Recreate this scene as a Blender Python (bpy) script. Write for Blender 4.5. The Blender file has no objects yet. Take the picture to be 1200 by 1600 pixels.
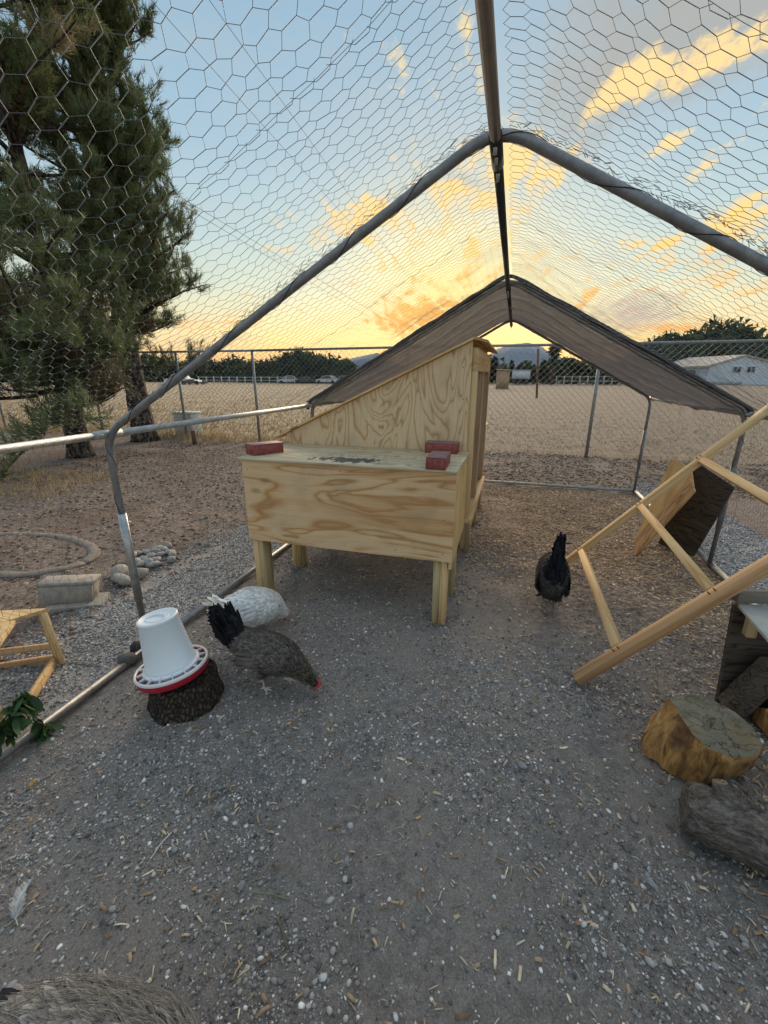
import bpy, math, random
import numpy as np
from math import sin, cos, pi, radians, sqrt, atan2
from mathutils import Vector, Matrix
random.seed(7); RNG = np.random.default_rng(7)
S = bpy.context.scene
COL = S.collection
# ------------------------------------------------------------------ camera
CAM_H, CAM_F, CAM_YAW, CAM_PITCH = 1.33, 664., .287, .309
CF = np.array([-sin(CAM_YAW)*cos(CAM_PITCH), cos(CAM_YAW)*cos(CAM_PITCH), -sin(CAM_PITCH)])
CR = np.array([cos(CAM_YAW), sin(CAM_YAW), 0.]); CU = np.cross(CR, CF)
cam = bpy.data.cameras.new('camera'); cam_o = bpy.data.objects.new('camera', cam); COL.objects.link(cam_o)
cam.sensor_fit = 'VERTICAL'; cam.sensor_height = 36; cam.lens = CAM_F/1600*36
cam.clip_start = .02; cam.clip_end = 12000
Mc = Matrix(((CR[0], CU[0], -CF[0]), (CR[1], CU[1], -CF[1]), (CR[2], CU[2], -CF[2])))
cam_o.matrix_world = Matrix.Translation((0, 0, CAM_H)) @ Mc.to_4x4()
S.camera = cam_o
def ray(x, y):
    v = CR*(x-600)/CAM_F-CU*(y-800)/CAM_F+CF
    return v/np.linalg.norm(v)
def at(x, y, z=0.):
    q = ray(x, y); return np.array([0, 0, CAM_H])+q*(z-CAM_H)/q[2]
def aty(x, y, Y):
    q = ray(x, y); return np.array([0, 0, CAM_H])+q*Y/q[1]
# ------------------------------------------------------------------ colour management
S.render.resolution_x = 768; S.render.resolution_y = 1024
S.view_settings.view_transform = 'Standard'; S.view_settings.look = 'None'
S.view_settings.gamma = 1; S.view_settings.use_curve_mapping = False
S.view_settings.exposure = 1.5
# ------------------------------------------------------------------ node helper
class NT:
    def __init__(s, tree): s.t = tree; s.L = tree.links
    def n(s, typ, ins=None, **props):
        nd = s.t.nodes.new(typ)
        for k, v in props.items(): setattr(nd, k, v)
        for k, v in (ins or {}).items():
            sock = nd.inputs[k]
            if isinstance(v, bpy.types.NodeSocket): s.L.new(v, sock)
            elif isinstance(v, bpy.types.Node): s.L.new(v.outputs[0], sock)
            else: sock.default_value = v
        return nd
    def m(s, op, a, b=0., c=0., clamp=False):
        nd = s.n('ShaderNodeMath', {0: a, 1: b, 2: c}, operation=op); nd.use_clamp = clamp; return nd.outputs[0]
    def v(s, op, a, b=None):
        ins = {0: a}
        if b is not None: ins[1] = b
        nd = s.n('ShaderNodeVectorMath', ins, operation=op)
        return nd.outputs['Value'] if op in ('DOT_PRODUCT', 'LENGTH', 'DISTANCE') else nd.outputs[0]
    def ramp(s, fac, stops, interp='LINEAR'):
        nd = s.n('ShaderNodeValToRGB', {0: fac}); r = nd.color_ramp; r.interpolation = interp
        while len(r.elements) > 1: r.elements.remove(r.elements[-1])
        for i, (p, c) in enumerate(stops):
            e = r.elements[0] if i == 0 else r.elements.new(p)
            e.position = p; c = c if hasattr(c, '__len__') else (c, c, c); e.color = (*c[:3], 1)
        return nd.outputs[0]
    def mix(s, fac, a, b, mode='MIX'):
        nd = s.n('ShaderNodeMix', {0: fac}, data_type='RGBA', blend_type=mode)
        for k, v in ((6, a), (7, b)):
            if isinstance(v, bpy.types.NodeSocket): s.L.new(v, nd.inputs[k])
            else: nd.inputs[k].default_value = (*v[:3], 1)
        return nd.outputs[2]
    def noise(s, vec, scale, detail=4, rough=.55, dist=0., out=0):
        nd = s.n('ShaderNodeTexNoise', {'Vector': vec, 'Scale': scale, 'Detail': detail, 'Roughness': rough, 'Distortion': dist})
        return nd.outputs[out]
# ------------------------------------------------------------------ sky
W = bpy.data.worlds.new('World'); S.world = W; W.use_nodes = True
for nd in list(W.node_tree.nodes): W.node_tree.nodes.remove(nd)
w = NT(W.node_tree)
tc = w.n('ShaderNodeTexCoord'); D = w.v('NORMALIZE', tc.outputs['Generated'])
sep = w.n('ShaderNodeSeparateXYZ', {0: D}); dz = sep.outputs[2]
SUN = ray(705, 500); SUN_AZ = atan2(SUN[0], SUN[1]); SUN_EL = math.asin(SUN[2])
el = w.m('MULTIPLY', w.m('ARCSINE', dz), 2/pi)          # 0..1 over 0..90 deg
d90 = lambda a: max(0., a/90.)
toward = w.ramp(el, [(0, (.68,.40,.22)), (d90(2.5), (.72,.46,.20)), (d90(4.5), (.70,.54,.25)), (d90(7), (.58,.54,.34)), (d90(10), (.46,.52,.43)), (d90(15), (.35,.46,.48)), (d90(22), (.265,.385,.47)), (d90(32), (.215,.335,.44)), (d90(55), (.34,.42,.50)), (1, (.66,.68,.71))])  # top stops of both ramps: overhead brightness added out of view to fill the ground
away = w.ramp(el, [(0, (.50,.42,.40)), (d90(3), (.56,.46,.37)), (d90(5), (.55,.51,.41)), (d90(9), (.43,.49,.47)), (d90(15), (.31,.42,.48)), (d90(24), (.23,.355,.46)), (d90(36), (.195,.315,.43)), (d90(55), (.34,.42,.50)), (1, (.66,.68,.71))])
hz = w.v('NORMALIZE', w.n('ShaderNodeCombineXYZ', {0: sep.outputs[0], 1: sep.outputs[1]}))
ca = w.v('DOT_PRODUCT', hz, (sin(SUN_AZ), cos(SUN_AZ), 0))
tw = w.n('ShaderNodeMapRange', {0: ca, 1: .35, 2: 1.}, interpolation_type='SMOOTHSTEP').outputs[0]
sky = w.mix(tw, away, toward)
nish = w.n('ShaderNodeTexSky', sky_type='NISHITA', sun_disc=False)
nish.sun_elevation = max(SUN_EL, radians(4)); nish.sun_rotation = SUN_AZ; nish.dust_density = 2.
sky = w.mix(1., sky, w.mix(1., nish.outputs[0], (.012, .012, .012), 'MULTIPLY'), 'ADD')
sd = w.v('DOT_PRODUCT', D, tuple(SUN)); ang = w.m('ARCCOSINE', w.m('MINIMUM', sd, 1.))
g1 = w.m('EXPONENT', w.m('MULTIPLY', w.m('POWER', w.m('DIVIDE', ang, .16), 2.), -1.))
g2 = w.m('EXPONENT', w.m('MULTIPLY', w.m('POWER', w.m('DIVIDE', ang, .24), 2.), -1.))
sky = w.mix(w.m('MULTIPLY', g2, .32), sky, (.76, .58, .20))
sky = w.mix(w.m('MULTIPLY', g1, .7), sky, (.95, .76, .26))
# clouds: soft elongated banks, broken up by noise stretched towards the sunset
inv = w.m('DIVIDE', 1., w.m('ADD', w.m('MAXIMUM', dz, 0.), .13))
pu = w.m('MULTIPLY', w.v('DOT_PRODUCT', D, (sin(SUN_AZ), cos(SUN_AZ), 0)), inv); pv = w.m('MULTIPLY', w.v('DOT_PRODUCT', D, (cos(SUN_AZ), -sin(SUN_AZ), 0)), inv)
pc = w.n('ShaderNodeCombineXYZ', {0: pu, 1: w.m('MULTIPLY', pv, 3.2), 2: 0.}).outputs[0]
pc = w.v('ADD', pc, w.v('MULTIPLY', w.noise(pc, 1.6, 4, .6, out=1), (.45, .45, 0)))
fb = w.noise(pc, 3.2, 9, .62, .2); fb2 = w.noise(w.v('MULTIPLY', D, (1, 1, 2.)), 46., 7, .7, .5)
brk = w.m('ADD', w.m('MULTIPLY', fb, .66), w.m('MULTIPLY', fb2, .34))
def bank(x0, y0, x1, y1, half, soft=1.):
    a, b = ray(x0, y0), ray(x1, y1); c = (a+b)/2; u = b-a; la = np.linalg.norm(u)/2+1e-4; u /= (2*la)
    c /= np.linalg.norm(c); v = np.cross(c, u); v /= np.linalg.norm(v)
    lb = np.linalg.norm(ray((x0+x1)/2, (y0+y1)/2+half)-ray((x0+x1)/2, (y0+y1)/2))
    la = la+lb*.6
    off = w.v('SUBTRACT', D, tuple(c))
    p = w.v('DOT_PRODUCT', off, tuple(u/la)); q = w.v('DOT_PRODUCT', off, tuple(v/lb))
    r2 = w.m('ADD', w.m('MULTIPLY', p, p), w.m('MULTIPLY', q, q))
    return w.m('MULTIPLY', w.m('SUBTRACT', 1., w.m('MULTIPLY', r2, .5), clamp=True), soft)
def group(lst):
    acc = None
    for a in lst:
        b = bank(*a); acc = b if acc is None else w.m('MAXIMUM', acc, b)
    return acc
gold = group([(595,60,632,110,26,.62),(718,15,735,60,30,.62),(738,80,752,150,20,.55),(915,195,965,125,26,.9),(950,140,1070,100,40,1.0),(1050,105,1210,50,38,1.0),
    (1002,248,1078,206,16,.8),(1065,275,1200,215,22,.5),(655,300,760,318,24,.9),(740,250,880,262,56,1.0),(640,290,850,322,24,.95),(850,272,912,252,12,.7),
    (490,352,670,330,42,.9),(608,245,626,250,14,.5),(465,352,475,352,10,.5),(395,393,475,390,12,.6),(605,392,640,388,12,.5),(720,398,770,388,26,.66),(870,372,890,372,13,.6),
    (965,382,1090,376,14,.85),(1080,366,1220,338,42,.9),(1000,425,1200,440,26,.62),(590,500,710,484,32,1.),(560,478,640,470,14,.6),(900,480,935,450,20,.7),(240,508,430,500,16,.62),(1000,512,1200,508,16,.75),(820,405,880,400,18,.5),(1130,440,1230,470,30,.6),
    (500,440,600,452,12,.5),(640,440,720,425,12,.45),(1210,150,1320,120,40,.6)])
gold2 = group([(470, 350, 900, 300, 100, .46), (560, 440, 900, 430, 90, .52), (900, 430, 1250, 400, 80, .50), (560, 60, 760, 200, 70, .30), (240, 480, 520, 470, 36, .34)])
gold = w.m('MAXIMUM', gold, gold2)
grey = group([(890,170,1010,0,130,1.05),(980,80,1300,-60,120,1.15),(870,185,905,120,50,.7),(680,285,770,292,22,.75),(800,240,860,240,26,.5),(930,492,1060,486,34,.95),(640,482,720,474,14,.6),(1100,400,1230,395,18,.6),(1050,330,1200,300,20,.3),(250,535,420,530,12,.6),
    (1300,-200,1100,-500,260,.6),(200,-900,700,-1300,400,.45)])
gm = w.n('ShaderNodeMapRange', {0: w.m('ADD', grey, w.m('MULTIPLY', w.m('SUBTRACT', brk, .5), 2.0)), 1: .25, 2: 1.15}, interpolation_type='SMOOTHSTEP').outputs[0]
gd = w.n('ShaderNodeMapRange', {0: w.m('ADD', gold, w.m('MULTIPLY', w.m('SUBTRACT', brk, .5), 3.4)), 1: .44, 2: 1.02}, interpolation_type='SMOOTHSTEP').outputs[0]
greyc = w.ramp(el, [(0, (.45,.35,.34)), (d90(12), (.30,.29,.33)), (d90(24), (.345,.305,.245)), (1, (.40,.375,.33))])
goldc = w.ramp(el, [(0, (.74,.36,.16)), (d90(7), (.86,.42,.10)), (d90(13), (.88,.56,.16)), (d90(20), (.84,.60,.24)), (d90(35), (.76,.58,.30)), (1, (.6,.52,.38))])
veil = w.m('MULTIPLY', w.n('ShaderNodeMapRange', {0: w.noise(w.v('MULTIPLY', D, (1, 1, 3.)), 4., 6, .6), 1: .45, 2: .75}).outputs[0], .25)
sky = w.mix(veil, sky, (.44, .44, .41))
sky = w.mix(w.m('MULTIPLY', gm, .68), sky, greyc)
sky = w.mix(w.m('MULTIPLY', gd, .9), sky, goldc)
sky = w.mix(w.n('ShaderNodeMapRange', {0: dz, 1: -.01, 2: -.06}).outputs[0], sky, (.25, .2, .15))
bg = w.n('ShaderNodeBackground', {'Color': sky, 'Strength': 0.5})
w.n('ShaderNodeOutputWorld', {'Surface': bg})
W.cycles.sampling_method = 'MANUAL'; W.cycles.sample_map_resolution = 1024
# ------------------------------------------------------------------ wide soft sun, raised above the sunset glow to brighten the ground
sl = bpy.data.lights.new('sun', 'SUN'); sl.energy = 1.5; sl.angle = radians(40); sl.color = (1., .80, .58)
so = bpy.data.objects.new('sun', sl); COL.objects.link(so)
so.rotation_euler = Vector((-SUN[0], -SUN[1], -sin(max(SUN_EL, radians(20))))).to_track_quat('-Z', 'Y').to_euler()
# ------------------------------------------------------------------ materials
def mat(name):
    m = bpy.data.materials.new(name); m.use_nodes = True
    for nd in list(m.node_tree.nodes): m.node_tree.nodes.remove(nd)
    return m, NT(m.node_tree)
def finish(t, color, rough=.8, bump=None, bstr=.3, bdist=.01, metal=0., spec=.3, trans=0., **kw):
    ins = {'Base Color': color if isinstance(color, bpy.types.NodeSocket) else (*color, 1), 'Roughness': rough, 'Metallic': metal, 'Specular IOR Level': spec}
    if bump is not None: ins['Normal'] = t.n('ShaderNodeBump', {'Height': bump, 'Strength': bstr, 'Distance': bdist})
    ins.update(kw)
    p = t.n('ShaderNodeBsdfPrincipled', ins); t.n('ShaderNodeOutputMaterial', {'Surface': p}); return p
def ocoord(t, scale=(1, 1, 1), rnd=True):
    c = t.n('ShaderNodeTexCoord').outputs['Object']
    if rnd:
        r = t.n('ShaderNodeObjectInfo').outputs['Random']
        c = t.v('ADD', c, t.n('ShaderNodeCombineXYZ', {0: t.m('MULTIPLY', r, 37.), 1: t.m('MULTIPLY', r, 11.), 2: t.m('MULTIPLY', r, 23.)}))
    return t.v('MULTIPLY', c, scale)
def wood(name, light, mid, dark, sc=(1.1, 6, 6), bands=7., contrast=.8, dist=.6, rough=.75, knots=True, dirt=.15):
    m, t = mat(name)
    c = ocoord(t, sc)
    n = t.noise(c, 1., 2.5, .45, dist)
    b = t.m('FRACT', t.m('MULTIPLY', n, bands))
    col = t.ramp(b, [(0, light), (.35, light), (.62, mid), (.78, dark), (.88, mid), (1, light)])
    col = t.mix(1-contrast, col, mid)
    fib = t.noise(t.v('MULTIPLY', c, (2., 22, 22)), 1., 4, .7)
    col = t.mix(.35, col, t.ramp(fib, [(.25, (.45,.42,.4)), (.7, (1, 1, 1))]), 'MULTIPLY')
    blot = t.noise(c, .8, 3, .5)
    col = t.mix(t.m('MULTIPLY', t.n('ShaderNodeMapRange', {0: blot, 1: .5, 2: .72}).outputs[0], .55), col, dark)
    if knots:
        vo = t.n('ShaderNodeTexVoronoi', {'Vector': ocoord(t, (2.2, 5., 5.)), 'Scale': 1.})
        kf = t.n('ShaderNodeMapRange', {0: vo.outputs['Distance'], 1: .13, 2: .06}).outputs[0]
        col = t.mix(t.m('MULTIPLY', kf, .75), col, tuple(x*.35 for x in dark))
    dn = t.noise(ocoord(t, (5, 5, 5)), 1., 5, .6)
    col = t.mix(t.m('MULTIPLY', t.n('ShaderNodeMapRange', {0: dn, 1: .52, 2: .75}).outputs[0], dirt), col, (.16,.13,.10))
    finish(t, col, rough, fib, .25, .004)
    return m
M = {}
M['ply_front'] = wood('plywood_face', (.84,.60,.35), (.76,.475,.23), (.52,.27,.11), (1.1, 6., 6.), 5., .9, dist=1.4, dirt=.3)
M['ply_gable'] = wood('plywood_cathedral', (.83,.63,.40), (.77,.54,.31), (.50,.30,.14), (1.6, 4.8, 4.8), 12., .9, dist=.8, dirt=.25)
M['ply_side'] = wood('plywood_side', (.80,.58,.28), (.74,.50,.21), (.58,.33,.12), (2., 7, 7), 5., .7)
M['pine'] = wood('pine_lumber', (.80,.57,.30), (.72,.48,.22), (.54,.31,.12), (.6, 14, 14), 5., .8, dirt=.08)
M['pine_red'] = wood('fir_lumber', (.72,.47,.26), (.64,.39,.19), (.42,.22,.10), (.5, 15, 15), 5., .8, dirt=.1)
M['treated'] = wood('treated_lumber', (.60,.47,.26), (.50,.38,.19), (.28,.22,.12), (.7, 12, 12), 5., .8, dirt=.25)
M['stud'] = wood('stud_lumber', (.64,.46,.30), (.56,.37,.22), (.34,.20,.11), (.6, 13, 13), 5., .8)
M['old_dark'] = wood('weathered_board', (.125,.10,.08), (.085,.068,.052), (.022,.018,.015), (1.6, 12, 12), 11., .9, knots=False, rough=.9)
M['old_grey'] = wood('grey_board', (.32,.29,.24), (.24,.21,.17), (.13,.11,.09), (1.2, 9, 9), 5., .7, knots=False, rough=.9)
M['osb'] = wood('rough_board', (.66,.43,.22), (.52,.30,.13), (.28,.13,.05), (2., 16, 16), 6., .9, dirt=.25)
def lid_material():
    m, t = mat('plywood_lid')
    c = t.n('ShaderNodeTexCoord').outputs['Object']
    n = t.noise(t.v('MULTIPLY', c, (1.2, 5, 5)), 1., 3, .5, .5)
    col = t.ramp(t.m('FRACT', t.m('MULTIPLY', n, 8.)), [(0, (.66,.56,.38)), (.5, (.60,.50,.33)), (.72, (.45,.35,.20)), (1, (.66,.56,.38))])
    fib = t.noise(t.v('MULTIPLY', c, (4, 90, 4)), 1., 3, .7)
    col = t.mix(.35, col, t.ramp(fib, [(.3, (.5,.48,.45)), (.7, (1, 1, 1))]), 'MULTIPLY')
    # spilt tar with ragged fingers, and grime by the wall
    q = t.v('SUBTRACT', c, (-.86, 2.19, .88)); q = t.v('MULTIPLY', q, (6., 17., 0))
    wob = t.noise(t.v('MULTIPLY', c, (26, 9, 1)), 1., 3, .6)
    r = t.m('ADD', t.v('LENGTH', q), t.m('MULTIPLY', t.m('SUBTRACT', wob, .5), 3.2))
    tar = t.n('ShaderNodeMapRange', {0: r, 1: 1.15, 2: 1.0}).outputs[0]
    q2 = t.v('MULTIPLY', t.v('SUBTRACT', c, (-.80, 2.33, .88)), (2.6, 9., 0))
    w2 = t.noise(t.v('MULTIPLY', c, (30, 60, 1)), 1., 4, .7)
    sc = t.m('MULTIPLY', t.n('ShaderNodeMapRange', {0: t.v('LENGTH', q2), 1: 1.6, 2: .6}).outputs[0], t.n('ShaderNodeMapRange', {0: w2, 1: .52, 2: .58}).outputs[0])
    col = t.mix(t.m('MULTIPLY', sc, .75), col, (.16,.14,.11))
    col = t.mix(t.m('MULTIPLY', tar, .92), col, (.045,.045,.047))
    finish(t, col, .62, fib, .3, .003); return m
M['ply_lid'] = lid_material()
def simple(name, base, var=.3, sc=8., rough=.85, bump=.3, bd=.01, metal=0., spec=.3, rnd=True, second=None, **kw):
    m, t = mat(name); c = ocoord(t, rnd=rnd)
    n = t.noise(c, sc, 6, .65)
    a = tuple(x*(1-var) for x in base); b = tuple(min(1, x*(1+var)) for x in (second or base))
    col = t.ramp(n, [(.3, a), (.7, b)])
    finish(t, col, rough, n if bump else None, bump or .1, bd, metal, spec, **kw); return m
M['steel'] = simple('galvanised_steel', (.42,.43,.43), .25, 30, .38, .1, .002, .85, .5)
M['steel_dull'] = simple('dull_pipe', (.26,.262,.265), .3, 25, .45, .15, .002, .6, .45)
M['ridge'] = simple('shaded_ridge_pipe', (.045,.042,.042), .3, 25, .75, .15, .002, 0., .15)  # backlit shade of the ridge pole put into a near-black colour
M['rail'] = simple('bright_rail', (.40,.41,.405), .25, 22, .5, .15, .002, .45, .5)
M['wire'] = simple('netting_wire', (.15,.165,.18), .2, 30, .5, 0, .001, .0, .3)
M['chain'] = simple('chain_link_wire', (.30,.31,.31), .2, 10, .5, 0, .001, .6, .4)
M['black_tie'] = simple('black_lacing', (.012,.012,.014), .2, 30, .5, 0)
M['brick'] = simple('red_brick', (.25,.055,.045), .35, 40, .7, .5, .003, 0, .4, second=(.30,.085,.07))
M['brick_sheen_dust'] = simple('sheen_dust_brick_top', (.27,.155,.15), .3, 30, .6, .4, .003, 0, .4)  # sky sheen on the top face put into the paler colour, with some dust
M['bucket'] = simple('white_plastic', (.80,.85,.88), .03, 5, .35, 0, .001, 0, .5, **{'Subsurface Weight': .15, 'Subsurface Radius': (.05,.05,.05)})
M['fins'] = simple('cream_plastic', (.80,.76,.74), .05, 5, .4, 0, .001, 0, .5)
M['tray'] = simple('red_plastic', (.42,.012,.03), .1, 5, .35, 0, .001, 0, .5)
M['feed'] = simple('feed_crumble', (.22,.15,.09), .5, 180, .95, .8, .004)
M['concrete'] = simple('concrete', (.30,.275,.235), .25, 25, .92, .6, .006)
M['stone'] = simple('river_stone', (.30,.29,.28), .35, 14, .8, .4, .006)
M['rock_dark'] = simple('dark_stone', (.10,.095,.09), .4, 20, .85, .6, .008)
M['mountain'] = simple('hazed_mountain', (.23,.26,.31), .15, .004, 1., 0)  # distance haze put into the blue-grey rock colour
M['sheet'] = simple('worn_sheet', (.42,.42,.38), .25, 9, .6, .4, .004)
M['palm'] = simple('palm_foliage', (.06,.07,.035), .4, 2, .9, 0)
M['trunk_far'] = simple('far_trunk', (.09,.065,.045), .3, 3, .9, 0)
M['white_wall'] = simple('white_siding', (.62,.68,.74), .08, .6, .8, 0)
M['roof_tan'] = simple('tan_roof', (.48,.42,.36), .15, .6, .8, 0)
M['glass_dark'] = simple('dark_window', (.05,.06,.07), .1, 1, .15, 0, spec=.6)
M['car_white'] = simple('white_car_paint', (.62,.63,.64), .05, 1, .25, 0, spec=.6)
M['car_dark'] = simple('dark_car_paint', (.06,.06,.065), .05, 1, .25, 0, spec=.6)
M['rubber'] = simple('rubber', (.02,.02,.02), .1, 5, .8, 0)
M['rust'] = simple('rusty_steel', (.16,.075,.05), .3, 20, .8, .2)
M['util'] = simple('utility_box', (.55,.58,.52), .08, 8, .6, 0)
M['tan_box'] = simple('tan_plywood', (.42,.29,.18), .2, 3, .8, 0)
def attr_mat(name, rough=.85, spec=.25, bump=0., sc=60., sub=0., trans=0., var=.25, nsc=40.):
    m, t = mat(name); a = t.n('ShaderNodeAttribute', attribute_name='Col').outputs['Color']
    c = t.n('ShaderNodeTexCoord').outputs['Object']; n = t.noise(c, nsc, 4, .6)
    col = t.mix(1., a, t.ramp(n, [(.3, (1-var,)*3), (.7, (1+var,)*3)]), 'MULTIPLY')
    if trans:
        p = t.n('ShaderNodeBsdfPrincipled', {'Base Color': col, 'Roughness': rough, 'Specular IOR Level': spec})
        tr = t.n('ShaderNodeBsdfTranslucent', {'Color': col}); mx = t.n('ShaderNodeMixShader', {0: trans, 1: p, 2: tr})
        t.n('ShaderNodeOutputMaterial', {'Surface': mx})
    else: finish(t, col, rough, n if bump else None, bump or .1, .003, 0, spec)
    return m
M['pebble'] = attr_mat('pebbles', .75, .35, .3)
M['chip'] = attr_mat('wood_chips', .85, .2)
M['needle'] = attr_mat('pine_needles', .7, .3, trans=.25, var=.35, nsc=1.1)
M['feather'] = attr_mat('plumage', .75, .25, var=.2, nsc=60)
M['grass'] = attr_mat('dry_grass', .85, .15, trans=.3, nsc=3)
M['leaf'] = attr_mat('green_leaves', .55, .4, trans=.2, nsc=20)
M['leaf_far'] = attr_mat('far_foliage', .9, .1, trans=.15, nsc=.6)
def bark_material(name, a, b, sc=(9, 9, 3), dk=(.02,.015,.012)):
    m, t = mat(name); c = ocoord(t, sc)
    vo = t.n('ShaderNodeTexVoronoi', {'Vector': t.v('ADD', c, t.v('MULTIPLY', t.noise(c, 1.2, 4, .6, out=1), (1.1, 1.1, 1.1))), 'Scale': 1.6}, feature='DISTANCE_TO_EDGE')
    e = t.n('ShaderNodeMapRange', {0: vo.outputs['Distance'], 1: .0, 2: .22}).outputs[0]
    n = t.noise(c, 5., 6, .7)
    col = t.mix(e, dk, t.ramp(n, [(.3, a), (.7, b)]))
    finish(t, col, .92, t.m('ADD', e, t.m('MULTIPLY', n, .6)), .9, .02); return m
M['bark'] = bark_material('pine_bark', (.07,.05,.038), (.19,.14,.105), (5, 5, 2))
M['bark_stump'] = bark_material('stump_bark', (.05,.036,.028), (.20,.145,.105), (38, 38, 20), (.03,.022,.017))
def fibre_bark():
    m, t = mat('log_bark'); c = t.n('ShaderNodeTexCoord').outputs['Object']; c = t.v('MULTIPLY', c, (24, 50, 80))
    n = t.noise(c, 1., 8, .72, .8); f = t.noise(c, 4., 5, .7); col = t.ramp(n, [(.34, (.07,.055,.045)), (.47, (.22,.18,.15)), (.64, (.46,.40,.35))]); col = t.mix(.5, col, t.ramp(f, [(.3, (.5,.5,.5)), (.7, (1.3,1.3,1.3))]), 'MULTIPLY')
    finish(t, col, .9, t.m('ADD', n, t.m('MULTIPLY', f, .4)), 1., .035); return m
M['bark_log'] = fibre_bark()
def cut_wood():
    m, t = mat('split_log_side'); c = ocoord(t, (1, 1, 1), False)
    n = t.noise(t.v('MULTIPLY', c, (30, 30, 6)), 1., 5, .7, 1.); f = t.noise(t.v('MULTIPLY', c, (70, 70, 12)), 1., 4, .7)
    col = t.ramp(n, [(.28, (.05,.026,.015)), (.40, (.26,.13,.05)), (.53, (.52,.27,.085)), (.72, (.68,.42,.18))])
    big = t.noise(c, 9., 3, .5)
    col = t.mix(t.n('ShaderNodeMapRange', {0: big, 1: .48, 2: .66}).outputs[0], col, (.13,.06,.03))
    col = t.mix(.5, col, t.ramp(f, [(.3, (.4,.4,.4)), (.65, (1, 1, 1))]), 'MULTIPLY')
    finish(t, col, .8, f, .6, .006)
    m2, t = mat('log_cut_face'); c = ocoord(t, (1, 1, 1), False)
    r = t.v('LENGTH', t.v('SUBTRACT', c, (0, .10, .2)))
    rg = t.m('FRACT', t.m('MULTIPLY', t.m('ADD', r, t.m('MULTIPLY', t.noise(c, 12, 3), .03)), 70.))
    n = t.noise(c, 22., 6, .7)
    col = t.mix(.5, t.ramp(n, [(.34, (.09,.085,.06)), (.5, (.24,.22,.16)), (.66, (.42,.37,.28))]), t.ramp(rg, [(0, (.20,.19,.15)), (.5, (.27,.25,.20)), (1, (.23,.21,.17))]))
    cr_ = t.n('ShaderNodeTexVoronoi', {'Vector': t.v('ADD', t.v('MULTIPLY', c, (9, 22, 9)), t.v('MULTIPLY', t.noise(c, 14., 4, .6, out=1), (2., 2., 2.))), 'Scale': 1.}, feature='DISTANCE_TO_EDGE')
    ck = t.n('ShaderNodeMapRange', {0: cr_.outputs['Distance'], 1: .0, 2: .035}).outputs[0]; col = t.mix(ck, (.05,.04,.03), col)
    stn = t.n('ShaderNodeMapRange', {0: t.noise(c, 7., 4, .6), 1: .45, 2: .62}).outputs[0]; col = t.mix(t.m('MULTIPLY', stn, .7), col, (.27,.185,.10)); col = t.mix(1., col, (.80, .76, .68), 'MULTIPLY')
    finish(t, col, .8, t.m('ADD', n, ck), .6, .005); return m, m2
M['split'], M['cutface'] = cut_wood()
def cloth_material():
    m, t = mat('shade_cloth'); c = ocoord(t, (1, 1, 1), False)
    wv = t.noise(t.v('MULTIPLY', c, (3, 40, 3)), 3., 5, .7)
    col = t.ramp(wv, [(.3, (.19,.18,.18)), (.7, (.47,.44,.435))])
    p = t.n('ShaderNodeBsdfPrincipled', {'Base Color': col, 'Roughness': .9, 'Specular IOR Level': .1})
    tr = t.n('ShaderNodeBsdfTranslucent', {'Color': col}); mx = t.n('ShaderNodeMixShader', {0: .5, 1: p, 2: tr})
    tp = t.n('ShaderNodeBsdfTransparent'); holes = t.noise(t.v('MULTIPLY', c, (1, 1, 1)), 300., 2, .5)
    mx2 = t.n('ShaderNodeMixShader', {0: t.m('MULTIPLY', t.ramp(holes, [(.42, 0), (.62, 1)]), .42), 1: mx, 2: tp})
    t.n('ShaderNodeOutputMaterial', {'Surface': mx2}); return m
M['cloth'] = cloth_material()
M['cloth_hem'] = simple('cloth_hem', (.05,.045,.045), .3, 30, .9, .3)
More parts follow.
